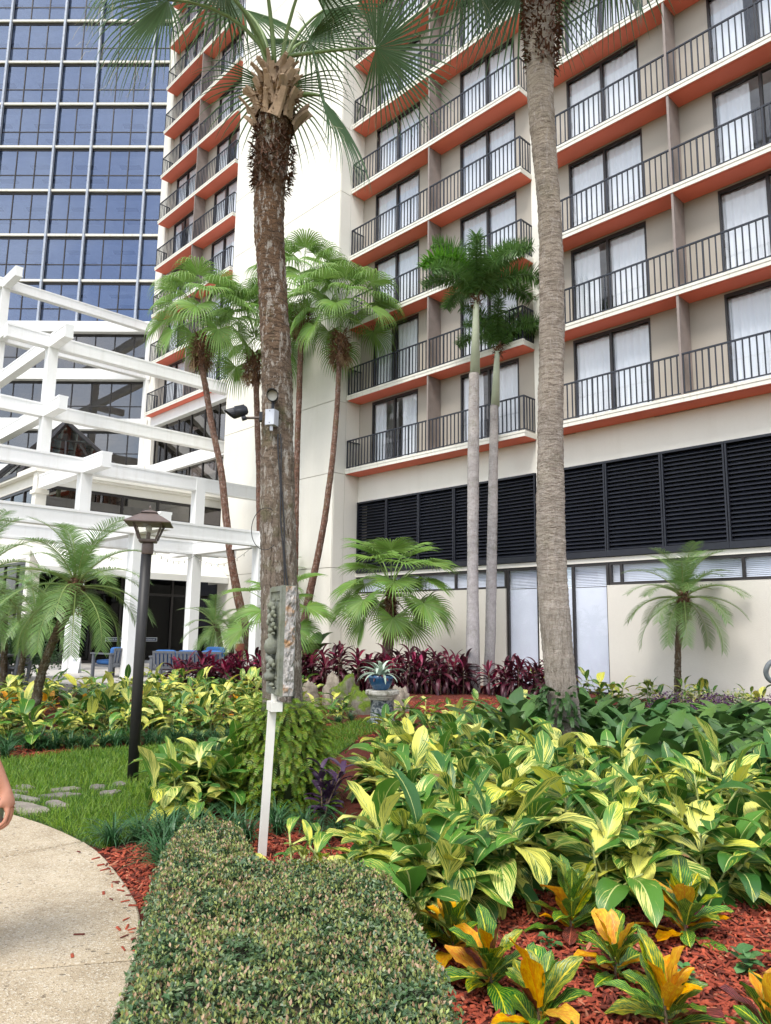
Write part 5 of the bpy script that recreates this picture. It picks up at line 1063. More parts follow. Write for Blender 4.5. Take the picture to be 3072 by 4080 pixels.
for i in range(16):
    x = 3.9 + 0.30 * i; ginger(x, (17.3 - 0.7208 * x) / 0.693 - r.uniform(0.5, 2.2), r.uniform(0.4, 0.55), r, 'yellow striped ginger at the foot of the cream wall', 'ginger along the cream wall', 3, 6)
relabel('ginger along the cream wall', 'striped ginger', 'along the cream wall', 1)
# plain dark broad-leaved bed on the right
for x, y in poisson([(2.45, 8.2), (2.7, 7.3), (4.2, 7.1), (5.6, 8.8), (6.6, 10.4), (5.2, 11.6), (3.6, 11.4), (2.6, 12.2), (2.3, 10.5)], 0.46, r): aspidistra(x, y, r.uniform(1.1, 1.4), r, 'dark green broad leaved plant in the bed right of the pale palm', 'dark broad leaved plants on the right', 14)
for x, y in ((1.65, 9.3), (1.45, 9.9), (1.95, 9.7), (1.8, 10.6)): aspidistra(x, y, 1.4, r, 'dark green broad leaved plant just left of the pale palm', 'dark broad leaved plants left of the palm', 12)
# red ti plants
for x, y in [(-1.9 + i * 0.36 + r.uniform(-.1, .1), 20.4 - 0.06 * i + r.uniform(-.35, .35)) for i in range(12)] + [(-1.6 + i * 0.42 + r.uniform(-.1, .1), 19.6 + r.uniform(-.25, .25)) for i in range(10)] + [(-3.3 + i * 0.33, 20.2 + r.uniform(-.3, .3)) for i in range(5)] + [(0.2 + i * 0.45, 19.0 + r.uniform(-.2, .2)) for i in range(5)]: ti_plant(x, y, r.uniform(0.75, 1.05), r, 'dark red ti plant in the hedge row behind the blue bowl', 'dark red ti plants behind the bowl', 3, 12, 0.2)
for x, y in [(2.75 + i * 0.36, 19.4 - 0.22 * i + r.uniform(-.3, .3)) for i in range(5)] + [(3.0 + i * 0.4, 18.6 - 0.2 * i) for i in range(4)]: ti_plant(x, y, r.uniform(0.65, 0.95), r, 'dark red ti plant between the twin palms and the pale trunk', 'dark red ti plants right of the twin palms', 3, 12, 0.35)
for x, y in [(-5.1 + i * 0.28 + r.uniform(-.1, .1), 19.6 + r.uniform(-.5, .4)) for i in range(8)] + [(-4.8 + i * 0.36, 18.8) for i in range(5)]: ti_plant(x, y, r.uniform(0.6, 0.85), r, 'pink tipped red ti plant beside the terrace sofa', 'red ti plants by the terrace', 3, 12, 0.55)
# crotons in the red mulch
CR = [(1.02, 4.22, 1.05, 'tall croton with dark green and orange leaves under the ginger'), (1.62, 4.20, 1.05, 'croton with spreading yellow veined leaves and a pink lower leaf'), (1.10, 3.72, 1.0, 'croton with two upright golden leaves in the middle of the mulch'), (1.17, 3.28, 1.1, 'croton with big green leaves at the bottom edge of the mulch'),
      (0.50, 3.60, 1.0, 'orange croton beside the right side of the hedge'), (0.64, 3.20, 1.1, 'yellow and orange croton in the bottom corner by the hedge'), (2.03, 3.74, 1.0, 'dark croton cut by the right edge of the picture'), (1.96, 3.22, 1.05, 'croton with a green leaf and orange base in the bottom right corner'), (1.50, 3.02, 1.05, 'golden croton at the very bottom right of the mulch'), (0.36, 3.95, 0.85, 'small croton half under the ginger at the hedge corner')]
for x, y, s, lb in CR: croton(x, y, s * 0.93, r, lb, 'crotons in the red mulch', 24)
# lily turf
for x, y in ((-1.98, 5.72), (-1.80, 5.82), (-1.62, 5.72), (-1.50, 5.32), (-1.66, 6.05), (-1.42, 5.95), (-1.22, 5.75), (-1.38, 5.12), (-1.15, 6.1), (-1.3, 5.45), (-1.5, 5.6)): liriope(x, y, r.uniform(0.95, 1.2), r, 'grassy lily turf tuft between the path and the hedge', 'lily turf by the path')
for x, y in ((-0.80, 6.05), (-0.48, 5.78), (-0.86, 6.35), (-0.30, 5.95), (-0.6, 6.2), (-1.0, 5.8)): liriope(x, y, r.uniform(0.85, 1.05), r, 'grassy lily turf tuft in the mulch around the white post', 'lily turf by the white post')
for i in range(22):
    f = i / 21; x = -4.9 + 3.6 * f; y = 9.55 + 1.35 * f ** 0.8 + r.uniform(-.1, .15); liriope(x, y, r.uniform(1.0, 1.3), r, 'lily turf tuft along the far edge of the lawn', 'lily turf behind the lawn')
liriope(-4.55, 9.25, 1.05, r, 'single lily turf tuft standing in red mulch at the left', None)
for x, y in ((-0.75, 12.9), (-0.55, 13.3)): liriope(x, y, 0.9, r, 'lily turf tuft beside the mossy rock', 'lily turf by the rock')
# purple heart by the ferns
o = thing('purple_heart', 'dark purple trailing plant at the right foot of the fern mound', 'plant', (-0.48, 6.35, 0))
for c in range(6):
    az = r.uniform(-0.6, 2.0); me, pts = cane_mesh(0.4 if c % 2 else 0.5, 0.5, 0.008, M_BSTEM, 'p'); link('cane', me, o, (0, 0, 0), (0, 0, az))
    for i in range(9):
        f = 0.2 + 0.8 * i / 8; k = f * 5; i0 = min(4, int(k)); p = Vector(pts[i0]).lerp(Vector(pts[i0 + 1]), k - i0); put_leaf(o, LB_PUR, (p.x * math.cos(az), p.x * math.sin(az), p.z), i * 2.6 + az, 20 + 45 * f, 1.0, r)
# purple ground cover and yellow shrubs on the right
def shrub(name, label, cat, x, y, rx, h, mats, n, leaf, seed, group=None):
    rr = np.random.default_rng(seed); o = thing(name, label, cat, (x, y, 0), 0, group)
    a = rr.uniform(0, 6.28, n); u = rr.uniform(0, 1, n) ** 0.5; q = rr.uniform(0.55, 1, n); P = np.stack([rx * u * np.cos(a), rx * u * np.sin(a), h * np.sqrt(np.clip(1 - u * u * 0.8, 0, 1)) * q], 1); s = rr.uniform(0.7, 1.3, n) * leaf
    f = scatter('foliage', mats, LFV, LFF, P, rots(n, rr, 0.6), np.stack([s * 0.6, s, s], 1), rr.integers(0, len(mats), n), o); f['kind'] = 'stuff'
    b = MB(); rs = random.Random(seed)
    for i in range(7): b.tube([(0, 0, 0), (rs.uniform(-.4, .4) * rx, rs.uniform(-.4, .4) * rx, h * 0.5), (rs.uniform(-.8, .8) * rx, rs.uniform(-.8, .8) * rx, h * 0.8)], [0.012, 0.008, 0.004], 4)
    b.build('stem', M_BSTEM, o); return o
M_PG = [leafmat('purple_cover_%d' % i, c, 0.5, 0.15) for i, c in enumerate([(0.085, 0.035, 0.085), (0.13, 0.065, 0.125), (0.055, 0.025, 0.06)])]
M_YG = [leafmat('pale_shrub_%d' % i, c, 0.5, 0.2) for i, c in enumerate([(0.42, 0.44, 0.14), (0.55, 0.55, 0.25), (0.11, 0.22, 0.05)])]
for x, y in ((5.5, 12.6), (6.2, 12.2), (6.9, 11.7), (7.4, 11.9), (6.6, 12.9), (5.9, 13.3), (5.1, 13.4)): shrub('purple_shrub', 'low purple leaved ground cover at the right before the cream wall', 'shrub', x, y, 0.48, 0.60, M_PG, 700, 0.05, int(x * 50), 'purple ground cover')
for x, y in ((6.5, 13.9), (7.3, 13.2), (5.6, 11.6), (6.6, 11.1), (5.8, 14.2)): shrub('pale_shrub', 'small yellow green shrub beside the purple ground cover', 'shrub', x, y, 0.42, 0.62, M_YG, 420, 0.055, int(x * 90), 'yellow green shrubs on the right')
M_DG = [leafmat('dark_shrub_%d' % i, c, 0.45, 0.15) for i, c in enumerate([(0.025, 0.065, 0.018), (0.045, 0.10, 0.03), (0.075, 0.13, 0.06)])]
for x, y, h in ((-9.6, 18.6, 1.7), (-8.9, 18.2, 1.5), (-9.3, 19.8, 1.6), (-10.4, 19.2, 1.9)): shrub('dark_shrub', 'dark green leafy shrub behind the dining chair at the left', 'shrub', x, y, 0.75, h, M_DG, 2200, 0.075, int(h * 99 + x), 'dark shrubs at the left')
# big plain leaves by the wall
o = thing('philodendron', 'plant with big glossy dark leaves above the ti plants', 'plant', (-2.0, 21.6, 0.0))
LB_PH = leaf_mesh('leaf', 0.85, 0.42, 55, 50, M_ASP, seed=3, peak=0.4)
for az, e, s in ((150, 0.0, 1.1), (35, -0.3, 1.15), (75, -0.5, 1.0), (200, 0.2, 0.9), (270, 0.1, 1.0), (330, 0.0, 0.9)): link('leaf', LB_PH, o, (0, 0, 0.8), (0, e, R(az)), s)
MB().tube([(0, 0, 0), (0, 0, 0.85)], [0.05, 0.03], 8).build('stem', M_BSTEM, o)
# weeds in the mulch
M_WEED = leafmat_uv('weed_leaf', dk((0.07, 0.20, 0.06), (0.12, 0.27, 0.09)), 0.5, 0.25); LB_WEED = lib('leaf', 0.055, 0.028, M_WEED, 30, 1, fold=0.2, n=4, m=2)
for x, y, s, lb in ((1.72, 3.78, 1.3, 'pale green weed growing in the mulch under the right crotons'), (1.42, 3.72, 0.9, 'small weed in the mulch between two crotons'), (0.86, 4.05, 0.8, 'tiny weed in the mulch at the foot of the tall croton'), (1.85, 3.62, 1.0, 'weed sprout right of the pale green weed')):
    o = thing('weed', lb, 'weed', (x, y, 0))
    MB().tube([(0, 0, 0), (0.003, 0, 0.05 * s)], [0.003, 0.002], 5).build('stem', M_STEM, o)
    for i in range(16): put_leaf(o, LB_WEED, (r.uniform(-.03, .03), r.uniform(-.03, .03), r.uniform(0.02, 0.085) * s), i * 2.4, r.uniform(5, 40), s * r.uniform(.7, 1.2), r)

relabel(G, 'yellow striped ginger', 'of the right bed', 5); relabel(G + ', front row', 'yellow striped ginger', 'above the mulch', 1); relabel(G + ', by the hedge', 'ginger leaning over the hedge end', 'beside the crotons', 1)
relabel('variegated ginger before the pedestal', 'striped ginger', 'before the pedestal', 4); relabel('ginger beside the pedestal', 'small striped ginger', 'around the pedestal', 1); relabel('ginger clump by the lamp post', 'striped ginger', 'between lamp post and ferns', 1)
relabel('ginger shoots behind the hedge', 'young ginger shoot', 'behind the hedge', 1); relabel('variegated ginger behind the lawn', 'striped ginger', 'behind the lawn', 4); relabel('variegated ginger before the terrace', 'striped ginger', 'before the terrace', 5)
relabel('orange crotons between the ginger rows', 'orange croton', 'between the ginger rows', 2); relabel('plain green plants in the far bed', 'plain green broad leaf plant', 'in the far bed', 1)
relabel('dark broad leaved plants on the right', 'dark broad leaved plant', 'right of the pale palm', 5); relabel('dark broad leaved plants left of the palm', 'dark broad leaved plant', 'left of the pale palm', 1)
relabel('dark red ti plants behind the bowl', 'dark red ti plant', 'behind the blue bowl', 2); relabel('dark red ti plants right of the twin palms', 'dark red ti plant', 'right of the twin palms', 1); relabel('red ti plants by the terrace', 'pink tipped ti plant', 'beside the terrace', 1)
relabel('lily turf by the path', 'grassy lily turf tuft', 'between path and hedge', 2); relabel('lily turf by the white post', 'grassy lily turf tuft', 'around the white post', 1); relabel('lily turf behind the lawn', 'lily turf tuft', 'along the far lawn edge', 2); relabel('lily turf by the rock', 'lily turf tuft', 'beside the rock', 1)
relabel('purple ground cover', 'low purple shrub', 'before the cream wall', 1); relabel('yellow green shrubs on the right', 'yellow green shrub', 'by the purple shrubs', 1); relabel('dark shrubs at the left', 'dark leafy shrub', 'behind the dining chair', 1)
# ================================================================== lamp post
M_POST = plain('lamp_post_paint', (0.020, 0.019, 0.019), 0.5, 0.15, 10); M_BRZ = plain('lamp_bronze', (0.115, 0.085, 0.075), 0.5, 0.15, 10); M_CLR = glassmat('lantern_glass', (0.90, 0.90, 0.86), 0.06)
lp = thing('lamp_post', 'slim dark post with a bronze four sided lantern on the lawn', 'street lamp', (-2.56, 7.93, 0), R(12))
MB().tube([(0, 0, 0), (-0.012, 0, 1.2), (-0.008, 0, 2.36)], 0.055, 18).build('post', M_POST, lp, True)
MB().lathe([(0.057, 2.36), (0.062, 2.37), (0.062, 2.47), (0.055, 2.49)], 18).build('collar', M_BRZ, lp, True)
q = math.sqrt(2)
MB().lathe([(0.085 * q, 2.49), (0.090 * q, 2.50), (0.090 * q, 2.52), (0.07 * q, 2.525)], 4, (0, 0, 0), R(45)).build('lantern_base', M_BRZ, lp)
b = MB()
for i in range(4):
    a = R(45 + 90 * i); c0, c1 = (0.088 * q * math.cos(a), 0.088 * q * math.sin(a), 2.52), (0.152 * q * math.cos(a), 0.152 * q * math.sin(a), 2.70); b.beam(c0, c1, 0.016, 0.016)
b.build('lantern_frame', M_BRZ, lp)
for i in range(4):
    a0, a1 = R(45 + 90 * i), R(135 + 90 * i)
    f = lambda r_, a, z: (r_ * q * math.cos(a), r_ * q * math.sin(a), z)
    MB().add([f(0.080, a0, 2.525), f(0.080, a1, 2.525), f(0.143, a1, 2.70), f(0.143, a0, 2.70)], [(0, 1, 2, 3)]).build('pane', M_CLR, lp)
rf = MB().lathe([(0.235 * q, 2.685), (0.238 * q, 2.695), (0.135 * q, 2.765), (0.075 * q, 2.80), (0.07 * q, 2.80)], 4, (0, 0, 0), R(45)).build('roof', M_BRZ, lp)
MB().lathe([(0.085 * q, 2.806), (0.087 * q, 2.812), (0.040 * q, 2.838), (0.012, 2.842), (0.010, 2.86), (0.016, 2.868), (0.010, 2.884), (0.003, 2.895)], 4, (0, 0, 0), R(45)).build('roof_cap', M_BRZ, rf)
MB().tube([(0, 0, 2.525), (0, 0, 2.60)], 0.022, 10).build('socket', M_BRZ, lp)
MB().lathe([(0.012, 2.60), (0.032, 2.625), (0.034, 2.65), (0.018, 2.675), (0.004, 2.68)], 12).build('bulb', plain('bulb_glass', (0.7, 0.7, 0.68), 0.2), lp, True)

# ================================================================== white post with bracket, carved stone slab on it
M_PW = plain('post_white', (0.68, 0.67, 0.62), 0.5, 0.06, 4)
wp = thing('display_post', 'cream square post with a short bracket carrying the carved slab', 'post', (-0.83, 5.47, 0), R(20))
MB().obox((0.018, 0, 0.52), (0.026, 0, 0), (0, 0.026, 0), (0.018, 0, 0.52)).build('post', M_PW, wp)
b = MB(); b.obox((0.045, -0.03, 1.045), (0.040, 0, 0), (0, 0.085, 0), (0, 0, 0.032)); b.build('bracket', M_PW, wp)
b = MB(); b.box(0.028, 0.062, -0.02, 0.02, 1.078, 1.13); b.build('tenon', M_PW, wp)
t = NT('weathered_stone'); n1 = t.noise(9, 6, 0.7); n2 = t.noise(34, 5, 0.7); M_STONE = t.done(t.principled(t.mix(t.ramp(t.noise(5, 5, 0.7), [(0.45, (0, 0, 0)), (0.7, (0.7, 0.7, 0.7))]), t.ramp(n1, [(0.3, (0.13, 0.145, 0.12)), (0.7, (0.26, 0.27, 0.23))]), (0.12, 0.13, 0.05)), 0.92, t.bump(n2, 0.7, 0.01)))
t = NT('broken_stone'); n1 = t.noise(20, 6, 0.75); n3 = t.noise(7, 5, 0.7); M_BROKE = t.done(t.principled(t.mix(t.ramp(n3, [(0.5, (0, 0, 0)), (0.62, (0.85, 0.85, 0.85))]), t.ramp(n1, [(0.3, (0.20, 0.20, 0.20)), (0.55, (0.42, 0.40, 0.38)), (0.8, (0.60, 0.57, 0.54))]), (0.36, 0.19, 0.07)), 0.95, t.bump(n1, 1.0, 0.02)))
# local: x to the right, y away; the carved face looks left and a little to the camera, the broken edge faces the camera
sl_ = thing('carved_stone_slab', 'tall weathered stone slab with carved vases and fruit and a broken rusty edge', 'sculpture', (-0.785, 5.50, 1.12), R(-66))
r = random.Random(5); nu, nv = 9, 40; vs = []
MB().box(-0.16, 0.165, -0.012, 0.090, 0.0, 0.785).build('slab', M_STONE, sl_)
for j in range(nv + 1):                                                   # broken edge on the +x side... built as a rough strip
    for i in range(nu + 1):
        y = 0.008 + 0.080 * i / nu; z = 0.004 + 0.775 * j / nv; d = 0.166 + 0.022 * (0.5 + noise.noise(Vector((y * 45, z * 26, 1)))) * math.sin(math.pi * i / nu) ** 0.5 + 0.012 * noise.noise(Vector((y * 120, z * 80, 3)))
        vs.append((d, y, z))
fs = [(j * (nu + 1) + i, j * (nu + 1) + i + 1, (j + 1) * (nu + 1) + i + 1, (j + 1) * (nu + 1) + i) for j in range(nv) for i in range(nu)]
MB().add(vs, fs).build('broken_edge', M_BROKE, sl_)
b = MB()                                                                   # raised border with fret blocks
b.box(0.125, 0.160, -0.024, -0.0125, 0.01, 0.775); b.box(-0.155, -0.125, -0.024, -0.0125, 0.01, 0.775); b.box(-0.124, 0.124, -0.023, -0.0125, 0.01, 0.045); b.box(-0.124, 0.124, -0.023, -0.0125, 0.745, 0.775)
for z in (0.06, 0.12, 0.68): b.box(0.02, 0.11, -0.020, -0.0125, z, z + 0.012); b.box(-0.11, -0.02, -0.020, -0.0125, z, z + 0.012); b.box(0.06, 0.072, -0.019, -0.0125, z + 0.013, z + 0.045)
b.build('border', M_STONE, sl_)
def blob(c, rad, seed, sq=(1, 0.7, 1)):
    vs, fs = [], []; n, m = 10, 7
    for i in range(m + 1):
        th = math.pi * i / m
        for j in range(n):
            ph = 2 * math.pi * j / n; d = Vector((math.sin(th) * math.cos(ph), math.sin(th) * math.sin(ph), math.cos(th))); k = rad * (1 + 0.22 * noise.noise(d * 1.7 + Vector((seed, 0, 0)))); vs.append((c[0] + d.x * k * sq[0], c[1] + d.y * k * sq[1], c[2] + d.z * k * sq[2]))
    fs = [(i * n + j, i * n + (j + 1) % n, (i + 1) * n + (j + 1) % n, (i + 1) * n + j) for i in range(m) for j in range(n)]; return vs, fs
for c, rad, sq in [((0.00, -0.05, 0.64), 0.045, (1.2, .8, .9)), ((-0.05, -0.045, 0.60), 0.034, (1, .8, 1)), ((0.05, -0.05, 0.585), 0.030, (1, .8, 1)), ((0.01, -0.055, 0.555), 0.040, (1, .8, 1)), ((-0.04, -0.05, 0.52), 0.036, (1, .8, 1)), ((0.055, -0.045, 0.50), 0.030, (1, .7, 1)),
                   ((0.0, -0.045, 0.46), 0.045, (1.5, .7, .6)), ((0.0, -0.05, 0.255), 0.038, (1.2, .9, 1)), ((-0.06, -0.045, 0.27), 0.034, (1, .8, 1.2)), ((0.06, -0.05, 0.235), 0.036, (1, .8, 1)), ((0.01, -0.055, 0.205), 0.030, (1, .9, 1)), ((-0.045, -0.045, 0.11), 0.030, (1.2, .8, .7)), ((0.04, -0.04, 0.075), 0.034, (2.0, .7, .5))]:
    b = MB(); b.add(*blob(c, rad * 0.78, c[2] * 50, sq)); b.add(*blob((c[0] + 0.03, c[1] + 0.008, c[2] - 0.02), rad * 0.5, c[2] * 90, sq)); b.build('carving', M_STONE, sl_, True)
MB().lathe([(0.025, 0.29), (0.045, 0.30), (0.058, 0.34), (0.050, 0.385), (0.028, 0.41), (0.036, 0.43), (0.03, 0.435)], 14, (0.0, -0.035, 0)).build('carved_vase', M_STONE, sl_, True)
MB().lathe([(0.020, 0.10), (0.048, 0.115), (0.052, 0.145), (0.03, 0.168), (0.038, 0.182), (0.03, 0.186)], 14, (0.0, -0.035, 0)).build('carved_vase', M_STONE, sl_, True)

# ================================================================== lights on the thick trunk
M_ALU = plain('grey_box_metal', (0.50, 0.52, 0.56), 0.35, 0.08, 5, metal=0.4); M_FLD = plain('flood_black', (0.022, 0.024, 0.032), 0.45, 0.2, 12); M_LENS = plain('flood_lens', (0.62, 0.60, 0.54), 0.25, 0.1); M_CABLE = plain('cable_black', (0.025, 0.025, 0.028), 0.6)
jb = thing('junction_box', 'grey metal junction box screwed to the thick trunk', 'box', (-1.10, 6.92, 3.52), R(-18))
MB().box(-0.048, 0.048, -0.075, 0.02, 0.0, 0.155).build('box', M_ALU, jb); MB().box(-0.045, 0.045, -0.0775, -0.0755, 0.003, 0.152).build('cover', M_ALU, jb)
MB().tube([(0.0, -0.03, 0.0), (0.0, -0.03, -0.05)], [0.017, 0.014], 10).build('conduit_nut', M_ALU, jb)
for z in (0.02, 0.135): MB().tube([(0, -0.0776, z), (0, -0.080, z)], 0.005, 6).build('screw', M_CABLE, jb)
def flood(label, loc, rz, tilt):
    o = thing('floodlight', label, 'floodlight', loc, rz)
    d = Vector((0, -math.cos(tilt), -math.sin(tilt))); c = Vector((0, 0, 0)); nn = d.cross(Vector((1, 0, 0)))
    MB().tube([c - d * 0.075, c - d * 0.06, c + d * 0.0, c + d * 0.055], [0.028, 0.046, 0.052, 0.056], 16).build('housing', M_FLD, o, True)
    b = MB(); k = 16; vs = []
    for i in range(k):
        a = 2 * math.pi * i / k; rr_ = Vector((1, 0, 0)) * math.cos(a) + nn * math.sin(a); ext = 0.075 * (0.5 + 0.5 * math.sin(a) * (1 if nn.z > 0 else -1)) + 0.01
        vs += [tuple(c + d * 0.0565 + rr_ * 0.056), tuple(c + d * (0.0565 + ext) + rr_ * 0.056), tuple(c + d * (0.0565 + ext) + rr_ * 0.051), tuple(c + d * 0.0565 + rr_ * 0.051)]
    fs = [(4 * i + q_, 4 * ((i + 1) % k) + q_, 4 * ((i + 1) % k) + (q_ + 1) % 4, 4 * i + (q_ + 1) % 4) for i in range(k) for q_ in range(4)]
    b.add(vs, fs); b.build('visor', M_FLD, o)
    MB().tube([c + d * 0.056, c + d * 0.060], 0.050, 16).build('lens', M_LENS, o)
    b = MB()
    for i in range(7):
        a = math.pi * (0.15 + 0.7 * i / 6); rr_ = Vector((1, 0, 0)) * math.cos(a) + nn * math.sin(a) * (1 if nn.z > 0 else -1); b.beam(c - d * 0.055 + rr_ * 0.050, c + d * 0.04 + rr_ * 0.056, 0.005, 0.014)
    b.build('cooling_fins', M_FLD, o); return o
o = flood('black bullet floodlight on an arm at the left of the thick trunk', (-1.42, 6.90, 3.66), R(-78), R(20))
b = MB(); b.tube([(0, 0.06, -0.055), (0, 0.02, -0.07)], 0.024, 10); b.build('knuckle', M_FLD, o)
b = MB(); b.tube([(0, 0.06, -0.06), (0.01, 0.19, -0.05)], 0.013, 8); b.build('arm', M_BRZ, o)
MB().box(-0.03, 0.045, 0.185, 0.215, -0.085, 0.0).build('mount_plate', M_FLD, o)
o = flood('round floodlight facing forward on top of the junction box', (-1.10, 6.86, 3.80), R(4), R(6))
MB().tube([(0, 0.03, -0.04), (0, 0.02, -0.11)], 0.014, 8).build('arm', M_FLD, o)
cb = thing('power_cable', 'black cables running down the thick trunk from the junction box', 'cable', (-1.07, 6.9, 0.9))
r = random.Random(2)
for dx in (0.0, 0.035):
    pts = []
    for i in range(26):
        z = 3.45 - 2.55 * i / 25; x = np.interp(z, [0.8, 1.45, 2.35, 3.16, 3.84], [-0.93, -0.97, -1.03, -1.07, -1.09]); rad = np.interp(z, [0.8, 1.6, 2.35, 3.16, 3.84], [0.187, 0.187, 0.171, 0.163, 0.151]); a = R(-80 + 22 * (3.5 - z) / 2.6) + dx * 3
        pts.append((x + 1.07 + (rad + 0.022) * math.cos(a) + 0.006 * math.sin(z * 9 + dx * 90), 0.2 + (rad + 0.022) * math.sin(a), z - 0.9))
    MB().tube(pts, 0.0075, 6).build('cable', M_CABLE, cb, True)
b = MB(); b.tube([(-0.06 + 0.13 * math.cos(a), -0.005 - 0.01 * math.sin(a * 2), 1.62 + 0.2 * math.sin(a)) for a in [R(60 + 12 * i) for i in range(22)]], 0.0035, 5); b.build('loose_wire', M_CABLE, cb, True)

# ================================================================== marble pedestal, blue bowl, agave, rocks
t = NT('veined_marble'); wv = t.noise(6, 8, 0.75); M_MARB = t.done(t.principled(t.ramp(wv, [(0.38, (0.02, 0.028, 0.035)), (0.47, (0.09, 0.115, 0.13)), (0.52, (0.42, 0.44, 0.44)), (0.56, (0.10, 0.12, 0.14)), (0.7, (0.03, 0.04, 0.05))]), 0.3))
t = NT('pale_marble'); M_MARL = t.done(t.principled(t.ramp(t.noise(9, 8, 0.75), [(0.35, (0.16, 0.15, 0.10)), (0.5, (0.50, 0.48, 0.42)), (0.7, (0.60, 0.58, 0.54))]), 0.5, t.bump(t.noise(40, 4), 0.3, 0.01)))
pd = thing('marble_pedestal', 'round marble pedestal with pale cap standing among the ginger', 'pedestal', (-0.01, 13.0, 0))
MB().lathe([(0.26, 0.0), (0.26, 0.05), (0.215, 0.07), (0.20, 0.10), (0.20, 0.40), (0.21, 0.41)], 28).build('shaft', M_MARB, pd, True)
MB().lathe([(0.205, 0.412), (0.225, 0.42), (0.235, 0.45), (0.25, 0.455), (0.262, 0.48), (0.285, 0.50), (0.292, 0.52), (0.292, 0.565), (0.28, 0.572)], 28).build('cap', M_MARL, pd)
bw = thing('blue_bowl', 'glazed blue bowl planter on the marble pedestal', 'planter', (-0.04, 13.0, 0.573))
MB().lathe([(0.11, 0.0), (0.13, 0.012), (0.19, 0.10), (0.222, 0.19), (0.226, 0.245), (0.212, 0.247), (0.205, 0.20), (0.15, 0.15)], 28).build('bowl', plain('blue_glaze', (0.022, 0.085, 0.19), 0.2, 0.2, 6, spec=0.6), bw, True)
MB().lathe([(0.20, 0.20), (0.1, 0.215), (0.02, 0.22)], 20).build('soil', M_MULCHG, bw)
ag = thing('agave_plant', 'pale grey green spiky agave with drooping leaves in the blue bowl', 'plant', (-0.04, 13.0, 0.79)); r = random.Random(9)
for i in range(26): put_leaf(ag, LB_AGA, (0.03 * math.cos(i * 2.4), 0.03 * math.sin(i * 2.4), 0.0), i * 2.4, 84 - 62 * (i / 25), r.uniform(0.75, 1.0), r, 0.1)
for i in range(16): put_leaf(ag, LB_TI, (0.10 * math.cos(i * 2.4), 0.10 * math.sin(i * 2.4), 0.0), i * 2.4, r.uniform(0, 40), 0.42, r, 0.2)
t = NT('mossy_rock'); geo = t.n('NewGeometry'); nz_ = t.n('SeparateXYZ', {'Vector': geo.outputs['Normal']}).outputs[2]; ms = t.math('ADD', t.math('MULTIPLY', nz_, 0.5), t.math('MULTIPLY', t.noise(5, 5), 0.9))
M_MOSS = t.done(t.principled(t.mix(t.ramp(ms, [(0.55, (0, 0, 0)), (0.72, (1, 1, 1))]), t.ramp(t.noise(8, 6, .7), [(0.3, (0.13, 0.115, 0.09)), (0.7, (0.30, 0.27, 0.22))]), t.ramp(t.noise(30, 4), [(0.3, (0.075, 0.13, 0.012)), (0.7, (0.17, 0.24, 0.02))])), 0.95, t.bump(t.noise(60, 5, 0.75), 1.0, 0.04)))
t = NT('bare_rock'); M_ROCK = t.done(t.principled(t.ramp(t.noise(6, 7, .7), [(0.3, (0.16, 0.135, 0.10)), (0.7, (0.44, 0.38, 0.31))]), 0.95, t.bump(t.noise(22, 6, 0.75), 1.0, 0.04)))
def rock(label, x, y, rx, h, mat, seed, nm='garden_rock'):
    vs, fs = [], []; n, m = 26, 14
    for i in range(m + 1):
        th = math.pi * 0.55 * i / m
        for j in range(n):
            ph = 2 * math.pi * j / n; d = Vector((math.sin(th) * math.cos(ph), math.sin(th) * math.sin(ph), math.cos(th))); k = 1 + 0.45 * noise.noise(d * 1.3 + Vector((seed, 0, 0))) + 0.22 * noise.noise(d * 3.4 + Vector((0, seed, 0))) + 0.10 * noise.noise(d * 8); vs.append((d.x * rx * k, d.y * rx * k, d.z * h * k))
    fs = [(i * n + j, i * n + (j + 1) % n, (i + 1) * n + (j + 1) % n, (i + 1) * n + j) for i in range(m) for j in range(n)]
    b = MB(); b.add(vs, fs); o = b.build(nm, mat, None, True); o.location = (x, y, 0.0); return tag(o, label, 'rock', 'rocks by the pedestal')
rock('rounded rock covered with bright green moss left of the pedestal', -0.72, 15.0, 0.30, 0.66, M_MOSS, 3.1); rock('low mossy rock in front of the taller moss covered one', -0.42, 14.6, 0.26, 0.36, M_MOSS, 8.0)
rock('pale bare rock to the left of the mossy rock', -1.02, 15.4, 0.24, 0.60, M_ROCK, 5.7); rock('brownish bare rock farthest left by the trunk', -1.55, 15.5, 0.24, 0.56, M_ROCK, 2.2); rock('flat tan stone behind the blue bowl', 0.35, 15.0, 0.20, 0.46, M_ROCK, 6.4)
# ring sculpture at the right edge
rg = thing('ring_sculpture', 'grey curled ring shaped sculpture at the right edge of the picture', 'sculpture', (6.02, 11.5, 0))
MB().tube([(0.17 * math.cos(R(a)) * 1.05, 0.02 * math.sin(R(a * 2)), 1.045 + 0.17 * math.sin(R(a))) for a in range(-20, 300, 12)] , [0.022 + 0.016 * min(1, i / 12) for i in range(27)], 12).build('ring', plain('grey_bronze', (0.15, 0.165, 0.175), 0.55, 0.25, 12, 0.3), rg, True)
MB().lathe([(0.16, 0.0), (0.16, 0.5), (0.12, 0.55), (0.10, 0.80), (0.05, 0.87), (0.03, 0.90)], 18, (0.06, 0, 0)).build('stand', M_STONE, rg, True)

